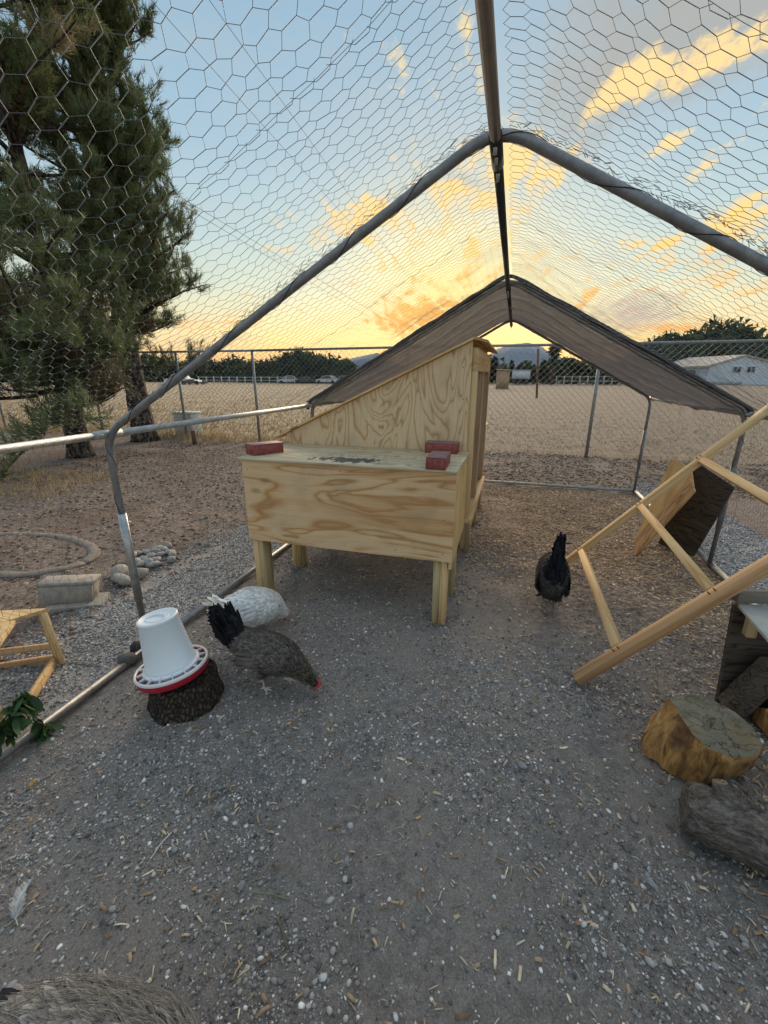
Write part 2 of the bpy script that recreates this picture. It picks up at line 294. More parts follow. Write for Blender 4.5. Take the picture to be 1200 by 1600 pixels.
def ground_material():
    m, t = mat('ground'); c = t.n('ShaderNodeTexCoord').outputs['Object']
    sp = t.n('ShaderNodeSeparateXYZ', {0: c}); x, y = sp.outputs[0], sp.outputs[1]
    wob = t.m('MULTIPLY', t.m('SUBTRACT', t.noise(c, 2.2, 5, .6), .5), 1.)
    n1 = t.noise(c, 3., 6, .6); n2 = t.noise(c, 30., 6, .75); n3 = t.noise(c, 170., 6, .85)
    def step(v, a, b): return t.n('ShaderNodeMapRange', {0: v, 1: a, 2: b}, interpolation_type='SMOOTHSTEP').outputs[0]
    run = t.ramp(n2, [(.28, (.135,.124,.115)), (.5, (.205,.188,.174)), (.72, (.31,.285,.262))])
    run = t.mix(t.m('MULTIPLY', step(t.noise(c, 1.7, 5, .65, .5), .44, .60), .8), run, (.25,.228,.208))
    brown = t.ramp(n2, [(.30, (.075,.060,.050)), (.48, (.185,.150,.123)), (.66, (.38,.315,.26))])
    yard = t.ramp(n2, [(.28, (.075,.058,.048)), (.5, (.175,.143,.120)), (.72, (.33,.28,.24))])
    yard = t.mix(t.m('MULTIPLY', step(t.noise(c, 1.1, 4), .45, .62), .5), yard, (.13,.088,.066))
    field = t.ramp(t.noise(t.v('MULTIPLY', c, (.6, 1.6, 1)), 3., 8, .75), [(.3, (.17,.135,.10)), (.5, (.27,.22,.165)), (.7, (.38,.315,.235))])
    fl = t.ramp(t.noise(t.v('MULTIPLY', c, (.25, 1.1, 1)), 1., 6, .7), [(.35, (.23,.175,.115)), (.65, (.36,.29,.195))])
    field = t.mix(1., field, (.68, .67, .67), 'MULTIPLY')
    field = t.mix(step(t.m('ADD', x, t.m('MULTIPLY', y, .12)), 1.5, -2.), field, fl)
    grav = t.ramp(n3, [(.3, (.12,.12,.12)), (.5, (.24,.24,.24)), (.7, (.42,.42,.41))])
    # run: brown litter to the right and at the back
    lit = step(t.m('ADD', t.m('ADD', t.m('MULTIPLY', x, .9), t.m('MULTIPLY', y, .55)), wob), 1.25, 2.2)
    col = t.mix(lit, run, brown)
    col = t.mix(step(t.m('ADD', x, t.m('MULTIPLY', wob, .1)), -1.62, -1.69), col, yard)
    col = t.mix(step(t.m('ADD', x, t.m('MULTIPLY', wob, .1)), 1.45, 1.52), col, yard)
    col = t.mix(step(t.m('ADD', y, t.m('MULTIPLY', wob, .2)), 5.6, 5.7), col, yard)
    gl = t.m('MULTIPLY', step(t.m('ADD', x, t.m('MULTIPLY', wob, .5)), -2.45, -2.2), step(x, -1.66, -1.7))
    gl = t.m('MULTIPLY', gl, step(y, 4.6, 3.4))
    gr = t.m('MULTIPLY', step(t.m('ADD', x, t.m('MULTIPLY', wob, .5)), 2.25, 1.95), step(x, 1.47, 1.52))
    gr = t.m('MULTIPLY', gr, step(y, 6.3, 5.7))
    col = t.mix(t.m('MAXIMUM', gl, gr), col, grav)
    col = t.mix(step(t.m('ADD', y, t.m('MULTIPLY', wob, .7)), 7.8, 8.6), col, field)
    col = t.mix(.75, col, t.ramp(n3, [(.34, (.45,.45,.45)), (.5, (.95,.95,.95)), (.66, (1.7,1.65,1.6))]), 'MULTIPLY')
    col = t.mix(1., col, (1.38, 1.33, 1.30), 'MULTIPLY')
    finish(t, col, .95, t.m('ADD', t.m('MULTIPLY', n2, .6), t.m('MULTIPLY', n3, .4)), 1., .016, 0, .15)
    return m
M['ground'] = ground_material()
# ------------------------------------------------------------------ mesh helpers
def link(name, me, m=None, root=None, loc=None):
    o = bpy.data.objects.new(name, me); COL.objects.link(o)
    if m is not None and not me.materials: me.materials.append(m)
    if root is not None: o.parent = root
    if loc is not None: o.location = loc
    return o
def np_mesh(name, V, F, cols=None, smooth=False):
    me = bpy.data.meshes.new(name); V = np.asarray(V, np.float32); F = np.asarray(F, np.int32); k = F.shape[1]
    me.vertices.add(len(V)); me.vertices.foreach_set('co', V.ravel())
    me.loops.add(F.size); me.loops.foreach_set('vertex_index', F.ravel())
    me.polygons.add(len(F)); me.polygons.foreach_set('loop_start', np.arange(0, F.size, k, dtype=np.int32)); me.polygons.foreach_set('loop_total', np.full(len(F), k, np.int32))
    if smooth: me.polygons.foreach_set('use_smooth', np.ones(len(F), bool))
    me.update(calc_edges=True); me.validate()
    if cols is not None:
        a = me.color_attributes.new('Col', 'FLOAT_COLOR', 'POINT'); c = np.ones((len(V), 4), np.float32); c[:, :3] = cols; a.data.foreach_set('color', c.ravel())
    return me
def thing(name, label, cat, loc=(0, 0, 0), group=None):
    o = bpy.data.objects.new(name, None); COL.objects.link(o); o.location = loc; o.empty_display_size = .1
    tag(o, label, cat, group); return o
def tag(o, label=None, cat=None, group=None, kind=None):
    if label: o['label'] = label
    if cat: o['category'] = cat
    if group: o['group'] = group
    if kind: o['kind'] = kind
    return o
def lv(root): return np.array(root.location) if root is not None else np.zeros(3)
BOXV = np.array([[x, y, z] for x in (-.5, .5) for y in (-.5, .5) for z in (-.5, .5)])
BOXF = [(0, 1, 3, 2), (4, 6, 7, 5), (0, 4, 5, 1), (2, 3, 7, 6), (0, 2, 6, 4), (1, 5, 7, 3)]
def bevel(o, wd, seg=1):
    b = o.modifiers.new('bevel', 'BEVEL'); b.width = wd; b.segments = seg; b.limit_method = 'ANGLE'; b.angle_limit = radians(40)
def frame_matrix(p0, p1, up=(0, 0, 1)):
    p0, p1 = Vector(p0), Vector(p1); X = (p1-p0).normalized(); U = Vector(up)
    if abs(X.dot(U)) > .98: U = Vector((0, 1, 0)) if abs(X.y) < .9 else Vector((1, 0, 0))
    Y = U.cross(X).normalized(); Z = X.cross(Y)
    m = Matrix((X, Y, Z)).transposed().to_4x4(); m.translation = (p0+p1)/2; return m
def beam(name, p0, p1, wy, wz, m, root, up=(0, 0, 1), bw=.002):
    """a squared length of timber from p0 to p1; grain along local x"""
    L = (Vector(p1)-Vector(p0)).length
    me = np_mesh(name, BOXV*np.array([L, wy, wz]), BOXF)
    o = link(name, me, m, root); mx = frame_matrix(p0, p1, up); mx.translation -= Vector(lv(root)); o.matrix_basis = mx
    if bw: bevel(o, bw)
    return o
def prism(name, pts, axis_vec, m, root, grain='x', bw=.001):
    """polygon pts (world) extruded by axis_vec; local x = grain direction in world"""
    pts = [np.array(p, float) for p in pts]; n = len(pts); av = np.array(axis_vec, float)
    g = {'x': (1, 0, 0), 'y': (0, 1, 0), 'z': (0, 0, 1)}[grain] if isinstance(grain, str) else grain
    g = np.array(g, float); a = av/np.linalg.norm(av); g = g-a*(g@a); g /= np.linalg.norm(g); b = np.cross(a, g)
    R = np.stack([g, b, a], 1); org = pts[0]
    V = [(p-org)@R for p in pts]+[(p+av-org)@R for p in pts]
    nrm = sum(np.cross(pts[i]-pts[0], pts[(i+1) % n]-pts[0]) for i in range(1, n-1))
    bot, top = list(range(n)), list(range(n, 2*n))
    F = [bot[::-1] if nrm@av > 0 else bot, top if nrm@av > 0 else top[::-1]]
    for i in range(n):
        j = (i+1) % n; f = (i, j, j+n, i+n); F.append(f if nrm@av > 0 else f[::-1])
    me = bpy.data.meshes.new(name); me.from_pydata([tuple(v) for v in V], [], F); me.update()
    o = link(name, me, m, root); mx = Matrix(R.tolist()).to_4x4(); mx.translation = Vector(org-lv(root)); o.matrix_basis = mx
    if bw: bevel(o, bw)
    return o
def tube_data(P, r, n=8, cap=True):
    P = np.asarray(P, float); k = len(P); r = np.broadcast_to(np.asarray(r, float), (k,))
    T = np.gradient(P, axis=0); T /= np.linalg.norm(T, axis=1)[:, None]+1e-12
    up = np.array([0, 0, 1.]) if abs(T[0][2]) < .9 else np.array([1., 0, 0])
    V = []; a = np.cross(T[0], up); a /= np.linalg.norm(a)
    for i in range(k):
        a = a-T[i]*(a@T[i]); a /= np.linalg.norm(a); b = np.cross(T[i], a)
        th = np.arange(n)*2*pi/n
        V.append(P[i]+r[i]*(np.cos(th)[:, None]*a+np.sin(th)[:, None]*b))
    V = np.concatenate(V); F = []
    for i in range(k-1):
        for j in range(n):
            j2 = (j+1) % n; F.append((i*n+j, i*n+j2, (i+1)*n+j2, (i+1)*n+j))
    F = np.array(F)
    if cap:
        V = np.concatenate([V, [P[0], P[-1]]]); c0, c1 = len(V)-2, len(V)-1
        C = [(c0, (j+1) % n, j, c0) for j in range(n)]+[(c1, (k-1)*n+j, (k-1)*n+(j+1) % n, c1) for j in range(n)]
        return V, F, C
    return V, F, []
def tube(name, P, r, m, root, n=10, smooth=True, disp=None):
    V, F, C = tube_data(P, r, n)
    if disp is not None: V = disp(V)
    V = V-lv(root)
    me = bpy.data.meshes.new(name); me.from_pydata(V.tolist(), [], [tuple(int(q) for q in f) for f in F]+[c[:3] for c in C])
    me.update()
    if smooth: me.polygons.foreach_set('use_smooth', [True]*len(F)+[False]*len(C))
    return link(name, me, m, root)
def fillet(pts, r, k=6):
    pts = [np.array(p, float) for p in pts]; out = [pts[0]]
    for i in range(1, len(pts)-1):
        a, b, c = pts[i-1], pts[i], pts[i+1]; u = (a-b)/np.linalg.norm(a-b); v = (c-b)/np.linalg.norm(c-b)
        p, q = b+u*r, b+v*r
        for s in np.linspace(0, 1, k): out.append((1-s)**2*p+2*s*(1-s)*b+s*s*q)
    out.append(pts[-1]); return np.array(out)
def segs_data(P0, P1, r):
    """many thin 3-sided wires"""
    P0, P1 = np.asarray(P0, float), np.asarray(P1, float); n = len(P0); T = P1-P0; T /= np.linalg.norm(T, axis=1)[:, None]+1e-12
    ref = np.where(np.abs(T[:, 2:3]) < .8, np.array([[0, 0, 1.]]), np.array([[1., 0, 0]])); A = np.cross(T, ref); A /= np.linalg.norm(A, axis=1)[:, None]; B = np.cross(T, A)
    V = np.empty((n, 6, 3)); r = np.broadcast_to(np.asarray(r, float), (n,))[:, None]
    for j in range(3):
        o = r*(cos(j*2*pi/3)*A+sin(j*2*pi/3)*B); V[:, j] = P0+o; V[:, 3+j] = P1+o
    base = (np.arange(n)*6)[:, None]
    F = np.concatenate([base+np.array([[j, (j+1) % 3, 3+(j+1) % 3, 3+j]]) for j in range(3)])
    return V.reshape(-1, 3), F
def vnoise(P, s, seed=0):
    P = np.asarray(P, float)*s; i = np.floor(P).astype(np.int64); f = P-i; f = f*f*(3-2*f); out = 0
    def h(a):
        n = (a[:, 0]*73856093) ^ (a[:, 1]*19349663) ^ (a[:, 2]*83492791) ^ (seed*2654435761)
        n = (n ^ (n >> 13))*1274126177 & 0x7fffffff; n = (n ^ (n >> 16)); return (n & 0xffff)/65535.
    for dx in (0, 1):
        for dy in (0, 1):
            for dz_ in (0, 1):
                wgt = (f[:, 0] if dx else 1-f[:, 0])*(f[:, 1] if dy else 1-f[:, 1])*(f[:, 2] if dz_ else 1-f[:, 2])
                out = out+wgt*h(i+np.array([dx, dy, dz_]))
    return out*2-1
def gh(x, y):
    x, y = np.atleast_1d(np.asarray(x, float)), np.atleast_1d(np.asarray(y, float)); P = np.stack([x, y, 0*x], 1)
    z = .017*vnoise(P, 1.4, 1)+.010*vnoise(P, 5., 2)+.0035*vnoise(P, 19., 3)+.0018*vnoise(P, 45., 4)
    fade = np.clip((14-np.hypot(x, y-3))/6, 0, 1); return z*fade-.004
# ------------------------------------------------------------------ ground
xs = np.concatenate([-np.geomspace(5000, 6, 40), np.arange(-5.6, 4.0, .03), np.geomspace(4.2, 5000, 42)])
ys = np.concatenate([-np.geomspace(3000, 1, 25), np.arange(-.6, 6.6, .03), np.geomspace(6.8, 6000, 60)])
XX, YY = np.meshgrid(xs, ys); Z = gh(XX.ravel(), YY.ravel()); V = np.stack([XX.ravel(), YY.ravel(), Z], 1)
nx, ny = len(xs), len(ys); I = np.arange(nx*ny).reshape(ny, nx)
F = np.stack([I[:-1, :-1], I[:-1, 1:], I[1:, 1:], I[1:, :-1]], -1).reshape(-1, 4)
g = link('ground', np_mesh('ground', V, F, smooth=True), M['ground']); tag(g, 'grey dirt of the run, brown yard and tan field', kind='structure')
# far mountains
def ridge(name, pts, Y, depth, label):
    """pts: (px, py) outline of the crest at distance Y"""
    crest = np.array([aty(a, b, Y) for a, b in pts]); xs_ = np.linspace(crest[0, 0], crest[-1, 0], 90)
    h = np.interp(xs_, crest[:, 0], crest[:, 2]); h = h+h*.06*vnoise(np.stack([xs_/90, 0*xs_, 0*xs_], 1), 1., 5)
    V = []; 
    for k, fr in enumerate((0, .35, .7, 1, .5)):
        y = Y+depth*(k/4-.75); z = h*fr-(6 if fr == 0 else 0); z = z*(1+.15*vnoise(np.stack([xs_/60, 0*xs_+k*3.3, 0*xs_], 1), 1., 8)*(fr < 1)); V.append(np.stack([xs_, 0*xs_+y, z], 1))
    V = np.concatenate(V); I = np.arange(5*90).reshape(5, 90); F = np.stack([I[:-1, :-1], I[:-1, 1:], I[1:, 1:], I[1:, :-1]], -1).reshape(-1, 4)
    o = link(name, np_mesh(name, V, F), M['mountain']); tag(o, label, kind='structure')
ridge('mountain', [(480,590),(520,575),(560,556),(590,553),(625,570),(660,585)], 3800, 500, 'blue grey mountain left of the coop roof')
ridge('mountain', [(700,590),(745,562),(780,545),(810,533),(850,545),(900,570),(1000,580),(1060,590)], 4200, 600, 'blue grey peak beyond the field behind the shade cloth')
# ------------------------------------------------------------------ gravel, chips, litter (uncountable stuff)
ICO = None
def ico():
    global ICO
    if ICO is None:
        t_ = (1+sqrt(5))/2; v = np.array([(-1,t_,0),(1,t_,0),(-1,-t_,0),(1,-t_,0),(0,-1,t_),(0,1,t_),(0,-1,-t_),(0,1,-t_),(t_,0,-1),(t_,0,1),(-t_,0,-1),(-t_,0,1)])/sqrt(1+t_*t_)
        f = np.array([(0,11,5),(0,5,1),(0,1,7),(0,7,10),(0,10,11),(1,5,9),(5,11,4),(11,10,2),(10,7,6),(7,1,8),(3,9,4),(3,4,2),(3,2,6),(3,6,8),(3,8,9),(4,9,5),(2,4,11),(6,2,10),(8,6,7),(9,8,1)])
        ICO = (v, f)
    return ICO
OCT = (np.array([(1,0,0),(-1,0,0),(0,1,0),(0,-1,0),(0,0,1),(0,0,-1)], float), np.array([(0,2,4),(2,1,4),(1,3,4),(3,0,4),(2,0,5),(1,2,5),(3,1,5),(0,3,5)]))
def pebbles(name, X, Y, size, label, palette, sink=.25, low=False):
    v, f = OCT if low else ico(); nv = len(v); n = len(X); a = RNG.uniform(0, 2*pi, n); sx = size*RNG.uniform(.7, 1.35, n); sy = size*RNG.uniform(.6, 1., n); sz = size*RNG.uniform(.35, .75, n)
    P = v[None]*(1+RNG.uniform(-.22, .22, (n, nv, 1))); P = P*np.stack([sx, sy, sz], 1)[:, None, :]
    tl = RNG.uniform(-.5, .5, n); c, s_ = np.cos(tl), np.sin(tl); P = np.stack([P[..., 0]*c[:, None]+P[..., 2]*s_[:, None], P[..., 1], -P[..., 0]*s_[:, None]+P[..., 2]*c[:, None]], -1)
    c, s_ = np.cos(a)[:, None], np.sin(a)[:, None]; P = np.stack([P[..., 0]*c-P[..., 1]*s_, P[..., 0]*s_+P[..., 1]*c, P[..., 2]], -1)
    P = P+np.stack([X, Y, gh(X, Y)+sz*(1-2*sink)], 1)[:, None, :]
    F = (f[None]+(np.arange(n)*nv)[:, None, None]).reshape(-1, 3)
    pal = np.array(palette); col = pal[RNG.integers(0, len(pal), n)]*RNG.uniform(.5, 1.45, (n, 1)); cols = np.repeat(col, nv, 0)
    o = link(name, np_mesh(name, P.reshape(-1, 3), F, cols), M['pebble']); tag(o, label, kind='stuff'); return o
GREY = [(.17,.165,.16), (.12,.118,.115), (.24,.235,.23), (.20,.185,.165), (.10,.10,.10), (.30,.295,.29), (.16,.15,.14), (.36,.35,.33)]
GREYD = [(.31,.295,.28), (.21,.20,.19), (.38,.365,.35), (.34,.305,.27), (.15,.145,.14), (.46,.445,.43), (.25,.235,.22), (.66,.64,.60), (.28,.275,.28)]
def bed(n, k, mul):
    X = RNG.uniform(-1.62, 1.45, n); Y = .22+3.6*RNG.uniform(0, 1, n)**1.5; P = np.stack([X, Y, 0*X], 1)
    dens = np.clip(.52+1.05*vnoise(P, 2.3, 11)+.35*vnoise(P, 8., 12)-.34*(X+.1)-.14*(Y-1.2), .16, 1)*mul; q = RNG.uniform(0, 1, n) < dens; return X[q][:k], Y[q][:k]
X, Y = bed(220000, 84000, 1.); pebbles('gravel', X, Y, np.clip(RNG.lognormal(-5.88, .36, len(X)), .0014, .006), 'fine grey grit pressed into the dirt of the run', GREYD, low=True)
X, Y = bed(50000, 15000, .8); pebbles('gravel', X, Y, np.clip(RNG.lognormal(-5.35, .35, len(X)), .003, .011), 'coarser grey gravel scattered in the dirt of the run', GREYD)
n = 19000; X = RNG.uniform(-2.35, -1.69, n)-RNG.exponential(.08, n); Y = RNG.uniform(.4, 4.2, n); X += .12*np.sin(Y*2.1)*(X < -2.2)
pebbles('gravel', X, Y, RNG.uniform(.0035, .0085, n), 'pale gravel strip outside the left base rail', [(.26,.26,.255), (.18,.18,.18), (.34,.34,.335), (.42,.42,.41), (.22,.205,.18)])
n = 9000; X = RNG.uniform(1.52, 2.2, n); Y = RNG.uniform(2.2, 6.2, n)
pebbles('gravel', X, Y, RNG.uniform(.005, .011, n), 'pale gravel strip outside the right base rail', [(.30,.31,.32), (.22,.23,.24), (.40,.41,.42), (.48,.48,.48)])
def chips(name, X, Y, L, Wd, label, palette, T=.0012, lift=.3, dz=0.):
    """curled flat chips: two joined thin boxes"""
    n = len(X); a = RNG.uniform(0, 2*pi, n); u = np.array([-1, 0, 1]); bend = RNG.uniform(-.25, .35, n)*L
    V = np.zeros((n, 3, 4, 3))
    for i, uu in enumerate(u):
        for j, (sy, szz) in enumerate(((-1, 0), (1, 0), (1, 1), (-1, 1))):
            V[:, i, j, 0] = uu*L/2; V[:, i, j, 1] = sy*Wd/2*(1-.35*abs(uu)*RNG.uniform(0, 1, n)); V[:, i, j, 2] = szz*T+(bend*(1-uu*uu))*.5
    tl = RNG.uniform(-lift, lift, n); c, s_ = np.cos(tl)[:, None, None], np.sin(tl)[:, None, None]
    x, y, z = V[..., 0]*c+V[..., 2]*s_, V[..., 1], -V[..., 0]*s_+V[..., 2]*c
    c, s_ = np.cos(a)[:, None, None], np.sin(a)[:, None, None]
    P = np.stack([x*c-y*s_, x*s_+y*c, z], -1)+np.stack([X, Y, gh(X, Y)+.0015+dz+np.abs(tl)*L*.35], 1)[:, None, None, :]
    f = []
    for i in range(2):
        for j in range(4):
            j2 = (j+1) % 4; f.append((i*4+j, i*4+j2, (i+1)*4+j2, (i+1)*4+j))
    f += [(3, 2, 1, 0), (8, 9, 10, 11)]
    F = (np.array(f)[None]+(np.arange(n)*12)[:, None, None]).reshape(-1, 4)
    pal = np.array(palette); cols = np.repeat(pal[RNG.integers(0, len(pal), n)]*RNG.uniform(.7, 1.2, (n, 1)), 12, 0)
    o = link(name, np_mesh(name, P.reshape(-1, 3), F, cols), M['chip']); tag(o, label, kind='stuff'); return o
STRAW = [(.58,.45,.29), (.72,.60,.42), (.48,.34,.21), (.30,.20,.13), (.56,.46,.34), (.22,.15,.105), (.36,.24,.15)]
n = 120000; X = RNG.uniform(-1.6, 1.46, n); Y = RNG.uniform(.3, 5.5, n); P = np.stack([X, Y, 0*X], 1)
dn = np.clip(.9*(X*.9+Y*.45-1.30)+.55*vnoise(P, 2.5, 21)+.3*vnoise(P, 9, 22), 0.035, .9); k = RNG.uniform(0, 1, n) < dn*.60
X, Y = X[k][:33000], Y[k][:33000]; n = len(X)
chips('wood_shavings', X, Y, RNG.uniform(.010, .036, n), np.where(RNG.uniform(0, 1, n) < .6, RNG.uniform(.002, .0045, n), RNG.uniform(.004, .010, n)), 'tan wood shavings and straw strewn over the right of the run', STRAW)
n = 1500; X = RNG.uniform(-1.5, 1.3, n); Y = RNG.uniform(.35, 3., n)
chips('wood_shavings', X, Y, RNG.uniform(.009, .026, n), RNG.uniform(.0012, .0035, n), 'pale straw bits scattered on the grey dirt', [(.50,.44,.34), (.58,.52,.40), (.36,.30,.2)])
n = 130; X = RNG.uniform(-1.0, 1.1, n); Y = RNG.uniform(.35, 2.2, n)
chips('wood_chips', X, Y, RNG.uniform(.008, .024, n), RNG.uniform(.004, .010, n), 'broad tan wood chips on the grey dirt', [(.56,.43,.27), (.48,.34,.2), (.60,.50,.36)], T=.003)
n = 13000; X = RNG.uniform(-7, -2.2, n); Y = RNG.uniform(.6, 7.8, n)
chips('pine_litter', X, Y, RNG.uniform(.03, .09, n), RNG.uniform(.002, .005, n), 'brown pine needle litter over the left yard', [(.20,.11,.07), (.28,.19,.13), (.14,.09,.06), (.33,.26,.19)])
n = 9000; X = RNG.uniform(-2.4, 4.5, n); Y = RNG.uniform(5.6, 8., n)
chips('pine_litter', X, Y, RNG.uniform(.02, .07, n), RNG.uniform(.002, .006, n), 'dry litter behind the run before the chain link fence', [(.22,.15,.10), (.36,.28,.20), (.14,.10,.08)])
# soil clods in the yards
n = 7000; X = RNG.uniform(-7, -2.1, n); Y = RNG.uniform(.8, 7.6, n)
pebbles('soil_clods', X, Y, RNG.uniform(.006, .022, n), 'brown soil clods in the left yard', [(.17,.12,.09), (.24,.18,.14), (.12,.08,.06), (.30,.25,.2)], .4)
n = 6000; X = RNG.uniform(-2, 6, n); Y = RNG.uniform(5.7, 8.1, n)
pebbles('soil_clods', X, Y, RNG.uniform(.008, .025, n), 'brown soil clods behind the run', [(.19,.15,.11), (.27,.21,.16), (.13,.10,.08)], .4)
bases = [(-1.40, 2.14), (-.284, 2.14), (-1.40, 2.61), (-.282, 2.49), (-.262, 3.28), (-.262, 3.96), (-1.26, 1.22), (.78, 1.42), (.72, 1.12), (.36, 1.72), (.45, 3.08)]
X = np.concatenate([bx_+RNG.normal(0, .075, 110) for bx_, _ in bases]); Y = np.concatenate([by_+RNG.normal(0, .075, 110) for _, by_ in bases]); n = len(X)
pebbles('soil_clods', X, Y, RNG.uniform(.004, .013, n), 'dark soil crumbs banked round legs, stump and logs', [(.24,.215,.19), (.30,.27,.24), (.36,.32,.28), (.18,.16,.14)], .35)
def blades(name, X, Y, H, Wd, label, palette, lean=.5, per=5, z0=None):
    X = np.repeat(X, per)+RNG.normal(0, .02, len(X)*per); Y = np.repeat(Y, per)+RNG.normal(0, .02, len(Y)*per); n = len(X)
    H = np.repeat(H, per)*RNG.uniform(.5, 1.1, n); a = RNG.uniform(0, 2*pi, n); l = RNG.uniform(0, lean, n)*H; b = RNG.uniform(0, 2*pi, n)
    B = np.stack([X, Y, (gh(X, Y) if z0 is None else 0*X+z0)-.005], 1); d = np.stack([np.cos(a), np.sin(a), 0*a], 1)*Wd/2
    tip = B+np.stack([np.cos(b)*l, np.sin(b)*l, H], 1); mid = B+np.stack([np.cos(b)*l*.3, np.sin(b)*l*.3, H*.55], 1)
    V = np.stack([B-d, B+d, mid+d*.7, mid-d*.7, tip+d*.1, tip-d*.1], 1); f = np.array([(0, 1, 2, 3), (3, 2, 4, 5)])
    F = (f[None]+(np.arange(n)*6)[:, None, None]).reshape(-1, 4); pal = np.array(palette); cols = np.repeat(pal[RNG.integers(0, len(pal), n)]*RNG.uniform(.7, 1.2, (n, 1)), 6, 0)
    o = link(name, np_mesh(name, V.reshape(-1, 3), F, cols), M['grass']); tag(o, label, kind='stuff'); return o
DRY = [(.48,.36,.19), (.56,.44,.25), (.38,.27,.14), (.30,.22,.13)]
n = 1500; X = RNG.uniform(-13, -2.2, n); Y = RNG.normal(8.1, .28, n); blades('dry_grass', X, Y, RNG.uniform(.05, .3, n)*np.clip((-X-2)/5, .3, 1), .008, 'golden dry grass along the foot of the chain link fence', DRY)
n = 420; X = RNG.uniform(-2, 9, n); Y = RNG.normal(8.2, .18, n); blades('dry_grass', X, Y, RNG.uniform(.03, .12, n), .008, 'short dry grass under the fence right of the coop', [(.42,.34,.22), (.34,.27,.18), (.5,.42,.3)])
n = 9000; Y = 8.6+RNG.exponential(9, n); X = -2.2-RNG.uniform(0, 1, n)*(Y*1.6+4); blades('dry_grass', X, Y, RNG.uniform(.04, .12, n), .02, 'low golden stubble over the left field', DRY, .8, 4)
n = 9000; Y = 8.7+RNG.exponential(6, n); X = -2.2+RNG.uniform(0, 1, n)*(Y*1.0+6); blades('dry_grass', X, Y, RNG.uniform(.015, .05, n), .016, 'sparse grey brown stubble over the bare field', [(.32,.26,.18), (.25,.20,.145), (.38,.32,.23)], .9, 3)
n = 500; X = RNG.uniform(-7.5, -5., n); Y = RNG.uniform(3.2, 4.6, n); blades('dry_grass', X, Y, RNG.uniform(.03, .12, n), .006, 'patch of straw coloured weeds in the left yard', DRY)
# pale earth ring in the left yard
rc = at(20, 863); th = np.linspace(0, 2*pi, 60); ring = np.stack([rc[0]+.72*np.cos(th), rc[1]+.36*np.sin(th), 0*th], 1)
def squash(V): V = V.copy(); V[:, 2] = V[:, 2]*.35+.3*gh(V[:, 0], V[:, 1])+.004*vnoise(V, 12, 3); return V
o = tube('earth_ring', ring, .045, simple('pale_earth', (.22,.185,.155), .25, 20, .95, .5), None, 8, disp=squash); tag(o, 'low pale earth ring in the left yard', kind='structure')
# ------------------------------------------------------------------ the run frame
XL, XR, ZE, ZA, XA = -1.654, 1.48, 1.094, 1.966, -.10
FY = [-.62, 1.418, 3.41, 5.573]
run = thing('chicken_run', 'peaked galvanised pipe run wrapped in hexagonal wire netting round the yard', 'chicken run', (0, 2.5, 0))
def raf(Y): return fillet([(XL, Y, 0), (XL, Y, ZE), (XA, Y, ZA), (XR, Y, ZE), (XR, Y, 0)], .095, 8)
for Y in FY: tube('rafter', raf(Y), .0150, M['steel_dull'], run, 14)
def pole(name, p0, p1, r, m, root, n=12): return tube(name, [p0, p0+(np.array(p1)-p0)*.5, p1], r, m, root, n)
arr = lambda *a: np.array(a, float)
for i in range(3):
    a, b = FY[i], FY[i+1]
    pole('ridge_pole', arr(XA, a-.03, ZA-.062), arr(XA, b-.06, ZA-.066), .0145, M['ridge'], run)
    pole('eave_rail', arr(XL, a, ZE+.0), arr(XL, b, ZE+.0), .0155, M['rail'], run); pole('eave_rail', arr(XR, a, ZE), arr(XR, b, ZE), .0175, M['rail'], run)
    pole('base_rail', arr(XL-.012, a, .022), arr(XL-.012, b, .022), .019, M['steel_dull'], run); pole('base_rail', arr(XR+.012, a, .022), arr(XR+.012, b, .022), .019, M['rail'], run)
pole('base_rail', arr(XL, FY[3]+.01, .022), arr(XR, FY[3]+.01, .022), .018, M['rail'], run)
for Y in FY[1:]:
    for X in (XL, XR):
        pole('sleeve', arr(X, Y, .30), arr(X, Y, .74), .0185, M['steel'] if X < 0 else M['steel_dull'], run)
        tube('coupler', [(X, Y-.07, ZE), (X, Y, ZE+.001), (X, Y+.07, ZE)], .0185, M['rail'], run)
        tube('bolt', [(X+(.03 if X < 0 else -.03), Y-.04, ZE), (X, Y-.04, ZE)], .006, M['steel'], run, 6)
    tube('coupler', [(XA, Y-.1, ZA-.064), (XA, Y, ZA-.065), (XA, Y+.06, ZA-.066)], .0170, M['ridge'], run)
    for dy in (-.075, -.02, .09): tube('bolt', [(XA, Y+dy, ZA-.095), (XA, Y+dy, ZA-.06)], .0055, M['steel'], run, 6)
    # black lacing: a loose spiral of cord round each rafter
    p = raf(Y); dl = np.concatenate([[0], np.cumsum(np.linalg.norm(np.diff(p, axis=0), axis=1))]); L = dl[-1]; s = np.linspace(.35, L-.3, 900)
    q = np.stack([np.interp(s, dl, p[:, k]) for k in range(3)], 1); T = np.gradient(q, axis=0); T /= np.linalg.norm(T, axis=1)[:, None]; N = np.cross(T, [0, 1, 0]); th = s*2*pi/.27+.9*np.sin(s*5.3)
    hel = q+.0165*(np.cos(th)[:, None]*N+np.sin(th)[:, None]*arr(0, 1, 0)); tube('lacing_cord', hel, .0011, M['black_tie'], run, 5)
